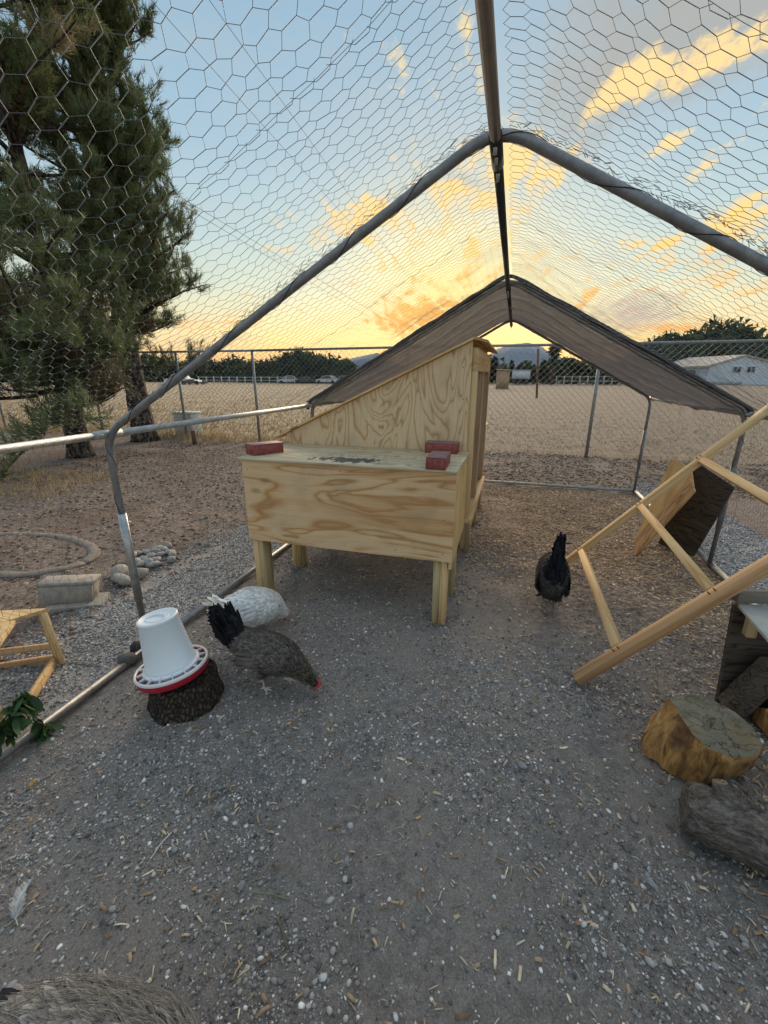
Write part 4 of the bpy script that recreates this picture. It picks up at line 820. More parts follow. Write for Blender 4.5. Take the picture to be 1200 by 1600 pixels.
        for s_ in (-1, 1):
            v, f = ico(); Vv = v*np.array([.014, .006, .019])+bp-hdn*.018-up_*.022+arr(0, s_*.009, 0); link('wattle', np_mesh('wattle', Vv, f, smooth=True), M['comb'], root)
            Vv = v*.0042+bp-hdn*.028+arr(0, s_*.0155, 0)+up_*.003; link('eye', np_mesh('eye', Vv, f, smooth=True), M['eye'], root)
    return root
PECK = dict(nk=.71, spine=[(-.262,0,.405,.008,.014), (-.232,0,.365,.022,.05), (-.198,0,.318,.032,.068), (-.155,0,.268,.052,.06), (-.09,0,.235,.082,.075), (0,0,.205,.096,.088), (.085,0,.175,.086,.082), (.14,0,.145,.058,.06), (.185,0,.11,.036,.04), (.225,0,.072,.025,.027), (.255,0,.045,.020,.020), (.275,0,.028,.009,.009)],
    legs=[(-.01, -.045, -.015, 0), (.03, .045, .075, 0)], tailvar=.16, tail=(arr(-.175, 0, .285), radians(56), .145, .22))
WHITEP = dict(spine=[(-.17,0,.235,.015,.015), (-.14,0,.225,.065,.055), (-.08,0,.20,.105,.09), (0,0,.185,.125,.108), (.08,0,.165,.112,.10), (.135,0,.14,.08,.08), (.175,0,.105,.04,.045), (.205,0,.07,.028,.03), (.225,0,.045,.022,.022), (.24,0,.03,.01,.01)],
    legs=[(.0, -.045, .01, 0), (.02, .045, .03, 0)], tail=(arr(-.14, 0, .21), radians(30), .10, .3))
REAR = dict(slim=.98, tj=.007, nk=.71, tailvar=.08, spine=[(-.185,0,.465,.010,.012), (-.182,0,.42,.018,.022), (-.172,0,.365,.024,.034), (-.145,0,.295,.050,.065), (-.09,0,.24,.068,.105), (0,0,.205,.078,.12), (.08,0,.18,.07,.10), (.13,0,.14,.052,.06), (.17,0,.10,.033,.038), (.205,0,.07,.024,.026), (.235,0,.045,.019,.019), (.255,0,.03,.009,.009)],
    legs=[(-.03, -.032, -.06, 0), (.02, .03, .0, .02)], tail=(arr(-.17, 0, .33), radians(82), .13, .018))
hen(arr(-.945, 1.385, 0), radians(6), 'dark brown hen pecking beside the feeder stump, tail raised', dict(base=(.028,.024,.022), tip=(.20,.17,.145), neck=(.03,.026,.022), necktip=(.20,.15,.09), leg=(.62,.50,.43), tail=(.010,.010,.013), wing=(.06,.054,.05), belly=(.13,.085,.055)), PECK, .86, 3)
hen(arr(-1.255, 1.735, 0), radians(52), 'white hen with its head down behind the dark brown hen', dict(base=(.86,.85,.81), tip=(.92,.92,.90), neck=(.70,.68,.60), necktip=(.78,.77,.7), leg=(.48,.36,.30), wing=(.74,.73,.68), tail=(.78,.76,.70), belly=(.7,.68,.64), dark=0.), WHITEP, .84, 5)
hen(arr(.305, 2.44, 0), radians(88), 'black hen seen from behind walking away, tail straight up', dict(base=(.045,.045,.050), tip=(.13,.125,.125), neck=(.018,.018,.02), necktip=(.07,.06,.05), leg=(.30,.26,.22), tail=(.008,.009,.015), belly=(.10,.085,.07)), REAR, 1.08, 7)
hen(arr(-.575, .235, 0), radians(12), 'grey brown hen at the bottom left edge, only its back showing', dict(base=(.12,.112,.105), tip=(.32,.30,.275), neck=(.05,.045,.04), necktip=(.24,.19,.13), leg=(.62,.50,.43), tail=(.06,.05,.045), wing=(.12,.10,.085), barbs=8000, barblen=1.5, dark=.0), dict(PECK, nk=.62, spine=[(-.185,0,.275,.012,.012), (-.155,0,.262,.05,.045)]+PECK['spine'][4:], tail=(arr(-.16, 0, .255), radians(20), .07, .3)), 1.05, 9)
# ------------------------------------------------------------------ lumber ladder frame leaning on the right eave rail
lf = thing('lumber_frame', 'unfinished pine ladder frame leaning up to the right side rail', 'wooden frame', (.4, 2.4, 0))
dv = arr(1.0, .0, 1.11); A0, B0 = at(900, 1066)+arr(0, 0, .02), at(880, 884)+arr(0, 0, .015); nrm = np.cross(dv, arr(0, 1, 0))
A1 = A0+dv*1.18; B1 = B0+dv*1.12+arr(0, .05, 0)
beam('long_rail', A0, A1, .062, .038, M['pine_red'], lf, up=tuple(-nrm), bw=.003)['label'] = 'reddish fir rail nearest the camera'
beam('long_rail', B0, B1, .060, .036, M['pine'], lf, up=tuple(-nrm), bw=.003)
def cross(tb_, ta_, wd=.04): # fractions along the two rails
    p, q = B0+(B1-B0)*tb_, A0+(A1-A0)*ta_; d = (q-p)/np.linalg.norm(q-p); beam('cross_piece', p+d*.028, q-d*.043, wd, .038, M['pine'], lf, up=tuple(-nrm), bw=.002)
FRAME_CROSS = [(.095, .128), (.385, .375), (.65, .60)]
for a, b in FRAME_CROSS:
    cross(a, b); up_n = -nrm/np.linalg.norm(nrm); up_n = up_n if up_n[2] > 0 else -up_n
    for q_ in (A0+(A1-A0)*b, B0+(B1-B0)*a):
        for k_ in (-.012, .012): c_ = q_+dv/np.linalg.norm(dv)*k_; tube('screw', [c_+up_n*.030, c_+up_n*.0195, c_+up_n*.0325][1:], .0032, M['rust'], lf, 6)
# boards against the right netting
def on_plane(px, py, p0, n):
    q = ray(px, py); o_ = arr(0, 0, CAM_H); return o_+q*(((p0-o_)@n)/(q@n))
def plane3(a, b, c): n = np.cross(b-a, c-a); return n/np.linalg.norm(n)
db = thing('weathered_board', 'dark weathered plywood board leaning on the right netting', 'board', (1.35, 3.6, 0))
a_, b_, c_ = at(1082, 872), at(1028, 850), aty(1147, 762, 3.32); n_ = plane3(a_, b_, c_); n_ = n_ if n_[1] > 0 else -n_
prism('board', [a_, b_, on_plane(1066, 752, a_, n_), on_plane(1090, 724, a_, n_), c_], tuple(n_*.012), M['old_dark'], db, tuple(a_-b_))
lb = thing('plywood_offcut', 'light plywood offcut leaning against the dark weathered board', 'board', (1.1, 3.5, 0))
a_, b_, c_ = at(993, 856, .03), aty(1048.6, 716, 3.72), aty(1082, 740, 3.42); n_ = plane3(a_, b_, c_); n_ = n_ if n_[1] > 0 else -n_
prism('board', [on_plane(x, y, a_, n_) for x, y in ((993, 862), (994, 838), (1048.6, 716), (1079, 730), (1083, 760))], tuple(n_*.012), M['ply_side'], lb, tuple(b_-a_))
ob = thing('rough_plank', 'orange rough plank propped on edge below the plywood offcut', 'plank', (1.05, 3.4, 0)); a_ = a_-n_*.035
prism('plank', [on_plane(x, y, a_, n_) for x, y in ((991, 871), (991, 843), (1030, 800), (1077, 747), (1085, 767))], tuple(n_*.014), M['osb'], ob, tuple(c_-a_))
# ------------------------------------------------------------------ split log, bark log, log store
def tri_sub(V, F, it):
    import bmesh
    bm = bmesh.new(); vs = [bm.verts.new(v) for v in V]; [bm.faces.new([vs[i] for i in f]) for f in F]
    bmesh.ops.subdivide_edges(bm, edges=bm.edges[:], cuts=it, use_grid_fill=True); bmesh.ops.triangulate(bm, faces=bm.faces[:]); bm.verts.index_update(); bm.faces.index_update(); return bm
def block(name, top, bot, m_side, m_top, root, amp=.006, cuts=6, seed=1):
    n = len(top); ct, cb = np.mean(top, 0), np.mean(bot, 0); V = list(top)+list(bot)+[ct, cb]; F = []
    for i in range(n):
        j = (i+1) % n; F += [(i, i+n, j+n, j), (2*n, i, j), (2*n+1, j+n, i+n)]
    bm = tri_sub([tuple(np.array(v)-lv(root)) for v in V], F, cuts)
    bm.normal_update(); zt = [(np.array(top)-lv(root))]; tn = np.cross(top[1]-ct, top[2]-ct); tn /= np.linalg.norm(tn)
    co = np.array([v.co[:] for v in bm.verts]); d = np.stack([vnoise(co*np.array([1, 1, .45]), 26, seed+k)+.6*vnoise(co*np.array([1, 1, .4]), 60, seed+7+k) for k in range(3)], 1)*amp
    dist = np.abs((co-(ct-lv(root)))@tn); d[dist < 1e-3] *= .25
    me = bpy.data.meshes.new(name); me.materials.append(m_side); me.materials.append(m_top); ctl = ct-lv(root)
    tops = np.array(top)-lv(root); off = np.array([(p-ctl)@tn for p in tops])
    bm.faces.ensure_lookup_table(); bm.verts.ensure_lookup_table()
    onp = set()
    for i in range(n):
        a_, b_ = tops[i], tops[(i+1) % n]; nn = np.cross(a_-ctl, b_-ctl); nn /= np.linalg.norm(nn)
        for f in bm.faces:
            c = np.array(f.calc_center_median()[:]); w3 = np.linalg.lstsq(np.stack([a_-ctl, b_-ctl, nn], 1), c-ctl, rcond=None)[0]
            if abs(w3[2]) < 1e-4 and w3[0] > -1e-3 and w3[1] > -1e-3 and w3[0]+w3[1] < 1.001: onp.add(f.index)
    for f in bm.faces: f.material_index = 1 if f.index in onp else 0
    tv = set(v.index for f in bm.faces if f.material_index == 1 for v in f.verts)
    for i_, v in enumerate(bm.verts): v.co = co[i_]+(d[i_]*(.25 if v.index in tv else 1))
    bm.to_mesh(me); bm.free(); return link(name, me, None, root)
sl_ = thing('split_log', 'large sawn log chunk with orange split side and grey cut face', 'log', (.75, 1.42, 0))
topz_ = [at(1045, 1090, .215), at(1075, 1084, .215), at(1110, 1092, .21), at(1148, 1112, .20), at(1176, 1136, .19), at(1192, 1164, .175), at(1178, 1182, .165), at(1148, 1184, .165), at(1112, 1172, .18), at(1084, 1150, .195), at(1062, 1118, .205)]
botz = [at(1000, 1160, .03), at(1015, 1130, .0)+arr(.02, .05, 0), at(1090, 1140, .0)+arr(.0, .03, 0), at(1140, 1160, .0), at(1170, 1180, .0), at(1178, 1200, .0), at(1150, 1215, .0), at(1122, 1226, .0), at(1094, 1230, .0), at(1045, 1205, .0), at(1008, 1182, .0)]
block('log_block', [np.array(p) for p in topz_], [np.array(p) for p in botz], M['split'], M['cutface'], sl_, .009, 8)
bl = thing('bark_log', 'grey bark covered log with a sawn branch stub, lower right', 'log', (.8, 1.1, 0))
def logd(V):
    V = V.copy(); ax = (V-l0)@ld; ctr = l0+ax[:, None]*ld; rad = V-ctr; rn = rad/(np.linalg.norm(rad, axis=1)[:, None]+1e-6); W_ = np.stack([ax*9, V[:, 1]*46, V[:, 2]*46], 1); W_ += .8*vnoise(V, 22, 9)[:, None]
    V = V+rn*(.007*(1-2*np.abs(vnoise(W_, 1., 7)))+.004*vnoise(W_, 2.3, 8)+.006*vnoise(V, 11, 6))[:, None]; Q = V*np.array([2.2, 2.2, 5]); c = np.array([0, 0, .075]); V += (.010*np.stack([vnoise(Q, 4, k) for k in (1, 2, 3)], 1)+.005*np.stack([vnoise(Q, 14, k) for k in (4, 5, 6)], 1)); return V
l0, l1 = at(1068, 1272, .075)+arr(.012, .03, 0), at(1230, 1345, .075)+arr(0, .03, 0); ld = (l1-l0)/np.linalg.norm(l1-l0)
tube('trunk', [l0+ld*t_ for t_ in np.linspace(0, .62, 130)], np.concatenate([[.052, .060, .065, .069, .071], np.full(125, .073)]), M['bark_log'], bl, 72, disp=logd)
s0 = l0+ld*.095+arr(.0, .01, .04); s1 = s0+arr(-.012, .035, .065)
tube('branch_stub', [s0, (s0+s1)/2, s1], [.036, .024, .021], M['bark_log'], bl, 14); tube('stub_cut', [s1-(s1-s0)*.02, s1+(s1-s0)*.03], .0195, M['cutface'], bl, 14)
rk = thing('log_store', 'low dark log store with a worn grey sheet top at the right edge', 'log store', (1.15, 1.6, 0))
c0, c1 = at(1152, 948, .47), at(1206, 1012, .47); bw_ = at(1120, 1102, 0)
prism('sheet_top', [c0, c1, c1+arr(.5, .15, 0), c0+arr(.55, .13, 0)], (0, 0, .012), M['sheet'], rk, 'x')
beam('top_rail', c0+arr(-.01, .02, .035), c0+arr(.5, .14, .035), .045, .04, M['old_grey'], rk)
prism('back_board', [bw_, bw_+arr(.58, .12, 0), c0+arr(.55, .14, -.005), c0+arr(.0, .015, -.005)], (-.004, .018, 0), M['old_dark'], rk, 'x')
prism('end_board', [c0+arr(.5, .1, -.005), c1+arr(.47, .12, -.005), c1+arr(.47, .12, -.465), c0+arr(.5, .1, -.465)], (.015, 0, 0), M['old_dark'], rk, 'x')
for dx in (.045, .115): beam('support_block', c0+arr(dx, -.035, -.10), c0+arr(dx-.002, -.035, -.006), .035, .035, M['treated'] if dx < .1 else M['osb'], rk, up=(0, 1, 0))
for i, (a, b, wd, m_, lab) in enumerate([(bw_+arr(.03, -.03, .03), c0+arr(.14, -.06, -.20), .10, M['old_dark'], 'split plank standing diagonally against the back of the log store'), (bw_+arr(.10, -.12, .055), bw_+arr(.45, -.06, .07), .10, M['split'], 'orange split firewood piece lowest in the log store'), (bw_+arr(.13, -.06, .16), bw_+arr(.5, -.02, .17), .10, M['old_dark'], 'dark firewood piece in the middle of the log store'), (bw_+arr(.16, -.05, .27), bw_+arr(.5, 0, .28), .09, M['old_dark'], 'uppermost dark firewood piece in the log store')]):
    fw = thing('firewood_piece', lab, 'firewood', (a+b)/2, 'firewood in the log store')
    dd_ = (b-a)/np.linalg.norm(b-a); sd = np.cross(dd_, arr(0, 0, 1)); sd /= np.linalg.norm(sd); ud = np.cross(sd, dd_)
    tri = [(-.5, -.35), (.5, -.42), (.42, .25), (-.05, .5), (-.5, .15)]; tp = [b+(sd*p+ud*q)*wd for p, q in tri]; bt = [a+(sd*p+ud*q)*wd*1.05 for p, q in tri]
    block('wood_piece', tp, bt, m_, M['cutface'], fw, .004, 4, seed=20+i)
# ------------------------------------------------------------------ outside left: crate stand, block, stones
cs_ = thing('crate_stand', 'open pine crate frame outside the netting, left edge', 'wooden frame', (-2.0, 1.0, 0))
cA, cB = at(95, 1036, .012), at(8, 1152, .012); cC = cA+arr(-.42, -.22, 0); cD = cB+arr(-.42, -.22, 0); hh = .27
upv = arr(-.03, .0, hh)
def cb(name, p, q, wy, wz, up=(0, 0, 1), m=None): return beam(name, p, q, wy, wz, m or M['pine'], cs_, up)
cb('upright', cA, cA+upv, .04, .02, (0, 1, 0)); cb('upright', cB, cB+upv, .06, .02, (0, 1, 0)); cb('upright', cC, cC+upv, .05, .02, (0, 1, 0))
cb('bottom_rail', cA+arr(-.01, -.02, .02), cB, .02, .045); cb('bottom_rail', cA+arr(-.03, .0, .02), cC, .02, .04, m=M['pine_red']); cb('bottom_rail', cC, cD, .02, .04)
cb('cross_rail', cA+arr(-.03, .0, .09), cC+arr(0, 0, .09), .016, .03, m=M['pine_red'])
tA, tB, tC, tD = cA+upv, cB+upv, cC+upv, cD+upv
prism('top_board', [tA+arr(.02, .02, 0), tA+arr(-.07, -.15, 0), tC+arr(-.02, -.13, 0), tC+arr(.01, .06, 0)], (0, 0, .018), M['pine'], cs_, 'x')
prism('top_board', [tA+arr(-.02, -.10, .0), tB+arr(.0, .0, 0), tB+arr(-.09, -.04, 0), tA+arr(-.12, -.14, 0)], (0, 0, .017), M['pine'], cs_, 'y')
cbk = thing('concrete_block', 'hollow concrete block tipped on a flat slab in the left yard', 'concrete block', (-2.5, 1.68, 0)); cbk.rotation_euler = (radians(-7), radians(5), radians(33))
for nm, c, s_ in (('block_web', (0, -.09, .115), (.38, .03, .15)), ('block_web', (0, .09, .115), (.38, .03, .15)), ('block_web', (-.175, 0, .115), (.03, .15, .15)), ('block_web', (.175, 0, .115), (.03, .15, .15)), ('block_web', (0, 0, .115), (.03, .15, .15)), ('block_face', (0, 0, .205), (.40, .22, .03))):
    V = BOXV*np.array(s_)*.72+np.array(c)*.72*np.array([1, 1, 1]); o = link(nm, np_mesh(nm, V, BOXF), M['concrete'], cbk); bevel(o, .004)
slb = thing('concrete_slab', 'flat concrete slab under the tipped concrete block', 'slab', (-2.44, 1.68, 0)); V = BOXV*np.array([.30, .17, .04])+arr(0, 0, .012); o = link('slab', np_mesh('slab', V, BOXF), M['concrete'], slb); bevel(o, .006, 2); slb.rotation_euler = (0, radians(3), radians(33))
def rock(name, loc, size, label, cat, group=None, seed=0, m=None, sub=2):
    import bmesh
    bm = bmesh.new(); bmesh.ops.create_icosphere(bm, subdivisions=sub, radius=1.); rg = random.Random(seed); a = rg.uniform(0, 6.28)
    co = np.array([v.co[:] for v in bm.verts]); k = 1+.22*vnoise(co, 1.3, seed)+.08*vnoise(co, 3.5, seed+1); co = co*k[:, None]*np.array(size); R = np.array([[cos(a), -sin(a), 0], [sin(a), cos(a), 0], [0, 0, 1]]); co = co@R.T
    for v, q in zip(bm.verts, co): v.co = q
    me = bpy.data.meshes.new(name); bm.to_mesh(me); bm.free(); me.polygons.foreach_set('use_smooth', [True]*len(me.polygons)); o = link(name, me, m or M['stone'], None, loc); tag(o, label, cat, group); return o
for i, (a, b, sz, lab) in enumerate([(190, 905, (.10, .05, .035), 'flat broken stone lying lowest behind the left arch leg'), (187, 893, (.09, .06, .04), 'broken stone stacked on the flat stone behind the left arch leg'), (215, 897, (.07, .05, .04), 'pale broken stone just right of the left arch leg')]):
    p = at(a, b, .03); rock('broken_stone', tuple(p), sz, lab, 'stone', None, 40+i, M['concrete'])
pr = [(208,868),(216,864),(224,872),(228,862),(236,868),(232,878),(242,862),(244,874),(250,866),(240,882),(256,858),(262,862),(248,856),(222,880),(214,876),(262,852),(270,866),(268,874)]
for i, (a, b) in enumerate(pr):
    p = at(a, b, .02); rock('river_stone', (p[0], p[1], .02), (random.uniform(.035, .06), random.uniform(.025, .04), random.uniform(.015, .03)), 'grey river stone in the heap behind the left arch leg', 'stone', 'river stones heaped in the left yard', 60+i, None, 2)
rock('dark_rock', tuple(at(200, 1030, .03)+arr(0, .0, 0)), (.045, .04, .035), 'dark rounded rock against the base rail left of the feeder', 'rock', None, 91, M['rock_dark'])
rock('dark_rock', tuple(at(214, 1012, .03)), (.05, .035, .03), 'black rock wedged behind the feeder bucket on the base rail', 'rock', None, 92, M['rubber'])
# a few larger lone stones and debris that stand out in the foreground
for i, (a, b, s_) in enumerate([(816, 1196, .018), (378, 1384, .013), (273, 1327, .012), (175, 1418, .011), (992, 1275, .016), (1162, 1468, .010), (175, 1435, .012), (14, 1535, .012)]):
    p = at(a, b, 0); rock('pale_pebble', (p[0], p[1], float(gh(p[0], p[1])[0])+s_*.35), (s_, s_*.75, s_*.55), 'larger pale pebble lying on the dark dirt of the run', 'pebble', 'larger pale pebbles in the run', 110+i, None, 2)
# feathers
def feather(px, py, L, ang, label, col, curl=.3, fluff=True, seed=0, z=.0):
    p = at(px, py, 0); root = thing('feather', label, 'feather', (p[0], p[1], float(gh(p[0], p[1])[0])+.004+z)); root.rotation_euler = (0, 0, ang); rg = np.random.default_rng(seed)
    t_ = np.linspace(0, 1, 14); axis = np.stack([(t_-.5)*L, curl*L*(t_-.5)**2, .006*np.sin(pi*t_)+.002], 1); V, F, C = tube_data(axis, np.linspace(.0012, .0004, 14), 5)
    me = bpy.data.meshes.new('quill'); me.from_pydata(V.tolist(), [], [tuple(map(int, f)) for f in F]+[c[:3] for c in C]); link('quill', me, M['quill'], root)
    n = 420; u = rg.uniform(.12, 1, n); s_ = rg.choice([-1, 1], n); b = np.stack([np.interp(u, t_, axis[:, k]) for k in range(3)], 1); wd = L*.16*np.sin(pi*np.clip(u*.9+.08, 0, 1))**.6*rg.uniform(.8, 1.1, n)
    fl = u < .32; d = np.stack([1.25+0*u, s_*.75, 0*u], 1)*wd[:, None]; d[:, 2] += rg.normal(0, .002, n)+np.where(fl & fluff, rg.uniform(0, .012, n), 0); d[fl] += rg.normal(0, .005, (fl.sum(), 3)); V, F = segs_data(b, b+d, np.full(n, .0006 if L > .05 else .0005)); me = np_mesh('barbs', V, F, np.tile(col, (len(V), 1))); tag(link('barbs', me, M['feather'], root), kind='stuff')
M['quill'] = simple('quill', (.62,.58,.5), .1, 50, .5, 0)
_a, _b = at(8, 1462), at(40, 1362)
feather(26, 1412, .11, atan2(_b[1]-_a[1], _b[0]-_a[0]), 'long white curved feather at the left edge of the dirt', (.62,.62,.60), -.6, True, 1)
feather(540, 1352, .035, radians(80), 'short grey white feather standing off the dirt near the centre', (.50,.50,.50), .3, True, 2, .004)
feather(165, 1440, .042, radians(50), 'small grey feather in the gravel near the bottom left hen', (.33,.32,.31), .2, True, 3)
feather(342, 1262, .034, radians(70), 'white downy feather in the dirt below the pecking hen', (.62,.60,.58), .2, True, 4)
feather(170, 1292, .034, radians(68), 'pale grey downy feather below the feeder stump', (.42,.42,.42), .2, True, 5)
feather(1012, 1382, .040, radians(-40), 'fluffy grey white down feather left of the bark log', (.55,.55,.57), .4, True, 6, .003)
feather(430, 1357, .03, radians(30), 'tan downy feather on the dirt left of centre', (.42,.36,.29), .2, True, 7)
# twigs / green stem / banana peel scrap
def stick(name, pts, r, m, label, cat): 
    P = [at(a, b, 0)+arr(0, 0, r+.002+h) for a, b, h in pts]; P = [p+arr(0, 0, float(gh(p[0], p[1])[0])) for p in P]; o = tube(name, fillet(P, .01, 3) if len(P) > 2 else P, r, m, None, 6); tag(o, label, cat)
M['twig'] = simple('twig', (.16,.13,.10), .3, 40, .9, .3); M['stem'] = simple('green_stem', (.22,.28,.12), .2, 40, .7, 0); M['peel'] = simple('dry_peel', (.40,.25,.09), .5, 60, .8, .4)
stick('twig', [(305,1252,0),(335,1244,.004),(372,1233,.0)], .0016, M['twig'], 'thin brown twig on the dirt below the pecking hen', 'twig')
stick('stick', [(432,1432,0),(443,1455,.003),(449,1480,0)], .003, M['twig'], 'short dark stick in the gravel, lower centre', 'stick')
stick('plant_stem', [(395,1394,0),(425,1395,.002),(452,1403,0)], .0014, M['stem'], 'thin green stem lying on the dirt, lower centre', 'plant stem')
stick('straw', [(238,1338,0),(250,1318,.004),(268,1300,.002)], .0022, M['chip_tan'] if 'chip_tan' in M else M['quill'], 'long tan straw on the dirt below the stump', 'straw')
rock('dry_peel', tuple(at(50, 1224, .008)), (.014, .009, .008), 'curled yellow brown scrap of peel near the left base rail', 'scrap', None, 131, M['peel'])
rock('dry_peel', tuple(at(48, 1282, .006)), (.009, .005, .004), 'small tan scrap of peel below the yellow brown one', 'scrap', None, 132, M['peel'])
# wilted greens hanging on the netting
def leaf_cluster(root, pts, n, L, seed, down=.8):
    rg = np.random.default_rng(seed); P = np.array(pts)[rg.integers(0, len(pts), n)]+rg.normal(0, .012, (n, 3)); D_ = rg.normal(0, .5, (n, 3)); D_[:, 2] -= down; D_ /= np.linalg.norm(D_, axis=1)[:, None]
    N_ = rg.normal(0, 1, (n, 3)); N_ -= D_*np.sum(N_*D_, 1)[:, None]; N_ /= np.linalg.norm(N_, axis=1)[:, None]; Ls = L*rg.uniform(.6, 1.3, n); c = np.array([.035, .075, .022])[None]*rg.uniform(.5, 1.6, (n, 1)); return feather_cards(P, N_, D_, Ls, Ls*.38, c, c*1.3, .2, .6)
wg = thing('wilted_greens', 'bunch of dark green wilted leaves hanging on the left netting', 'plant', (-1.62, .9, 0))
bp_ = []
for pts in ([(10, 1150), (28, 1110), (40, 1085), (52, 1100), (60, 1135), (64, 1155)], [(0, 1120), (14, 1100), (36, 1084)]):
    P3 = [at(a, b, .0) for a, b in pts]; q = []
    for (a, b) in pts:
        r0 = ray(a, b); t_ = (-1.66)/r0[0]; q.append(arr(0, 0, CAM_H)+r0*t_)
    tube('stem', fillet(q, .01, 3), .0025, M['stem'], wg, 6); bp_.append(q)
for k, pts in enumerate(([(36,1088),(30,1100),(22,1112),(40,1104),(26,1122)], [(60,1125),(66,1138),(62,1150),(70,1150)], [(4,1130),(8,1140),(2,1150)])):
    q = []
    for (a, b) in pts: r0 = ray(a, b); q.append(arr(0, 0, CAM_H)+r0*((-1.645)/r0[0]))
    V, F, cl = leaf_cluster(wg, q, (60, 46, 30)[k], .055, 70+k); tag(link('leaves', np_mesh('leaves', V-lv(wg), F, cl, smooth=True), M['leaf'], wg), kind='stuff')
# ------------------------------------------------------------------ chain link fence
fence = thing('chain_link_fence', 'galvanised chain link fence between the yard and the field', 'fence', (0, 7.95, 0)); FYc, FH = 7.95, 1.82
for x in (-12.6, -9.35, -6.95, -5.1, -1.9, 1.28, 4.5, 7.7, 10.9): tube('post', [(x, FYc, -.05), (x, FYc, .9), (x, FYc, FH-.01)], .028, M['chain'], fence, 10)
for a, b in ((-12.6, -5.1), (-5.1, 1.28), (1.28, 10.9)): tube('top_rail', [(a, FYc, FH), ((a+b)/2, FYc, FH+.01), (b, FYc, FH)], .022, M['chain'], fence, 10)
for a, b in ((-12.6, -5.1), (-5.1, 1.28), (1.28, 10.9)):
    c = .105; k = np.arange(int((b-a)/c)+int(FH/c)+2); P0, P1 = [], []
    for kk in k:
        for sgn in (1, -1):
            for m_ in range(int(FH/(c/2))):
                x0 = a+kk*c-FH+m_*c/2 if sgn > 0 else a+kk*c-m_*c/2; z0 = m_*c/2; x1 = x0+sgn*c/2
                if a <= min(x0, x1) and max(x0, x1) <= b and z0+c/2 < FH: P0.append((x0, FYc-.03, z0+.03)); P1.append((x1, FYc-.03, z0+c/2+.03))
    P0, P1 = np.array(P0), np.array(P1); P0[:, 1] += .012*vnoise(P0, 1.2, 3); P1[:, 1] += .012*vnoise(P1, 1.2, 3); V, F = segs_data(P0, P1, .0023)
    tag(link('chain_link_mesh', np_mesh('chain_link_mesh', V-lv(fence), F), M['chain'], fence), kind='stuff')
o = tube('stake', [aty(305, 697, 7.3)*arr(1, 1, 0), aty(305, 697, 7.3)*arr(1, 1, 0)+arr(0, 0, .28)], .045, M['rust'], None, 8); tag(o, 'short rusty stake standing before the chain link fence', 'stake')
ub = thing('utility_box', 'pale green utility box behind the left chain link fence', 'utility box', (-7.35, 8.5, 0)); V = BOXV*np.array([.5, .35, .5])+arr(0, 0, .25); bevel(link('cabinet', np_mesh('cabinet', V, BOXF), M['util'], ub), .02, 2); V = BOXV*np.array([.54, .39, .04])+arr(0, 0, .52); bevel(link('cabinet_lid', np_mesh('cabinet_lid', V, BOXF), M['util'], ub), .01)
o = tube('rusty_post', [aty(841, 598, 30)*arr(1, 1, 0), aty(841, 545, 30)], .07, M['rust'], None, 8); tag(o, 'tall thin rusty post out in the field behind the coop', 'post')
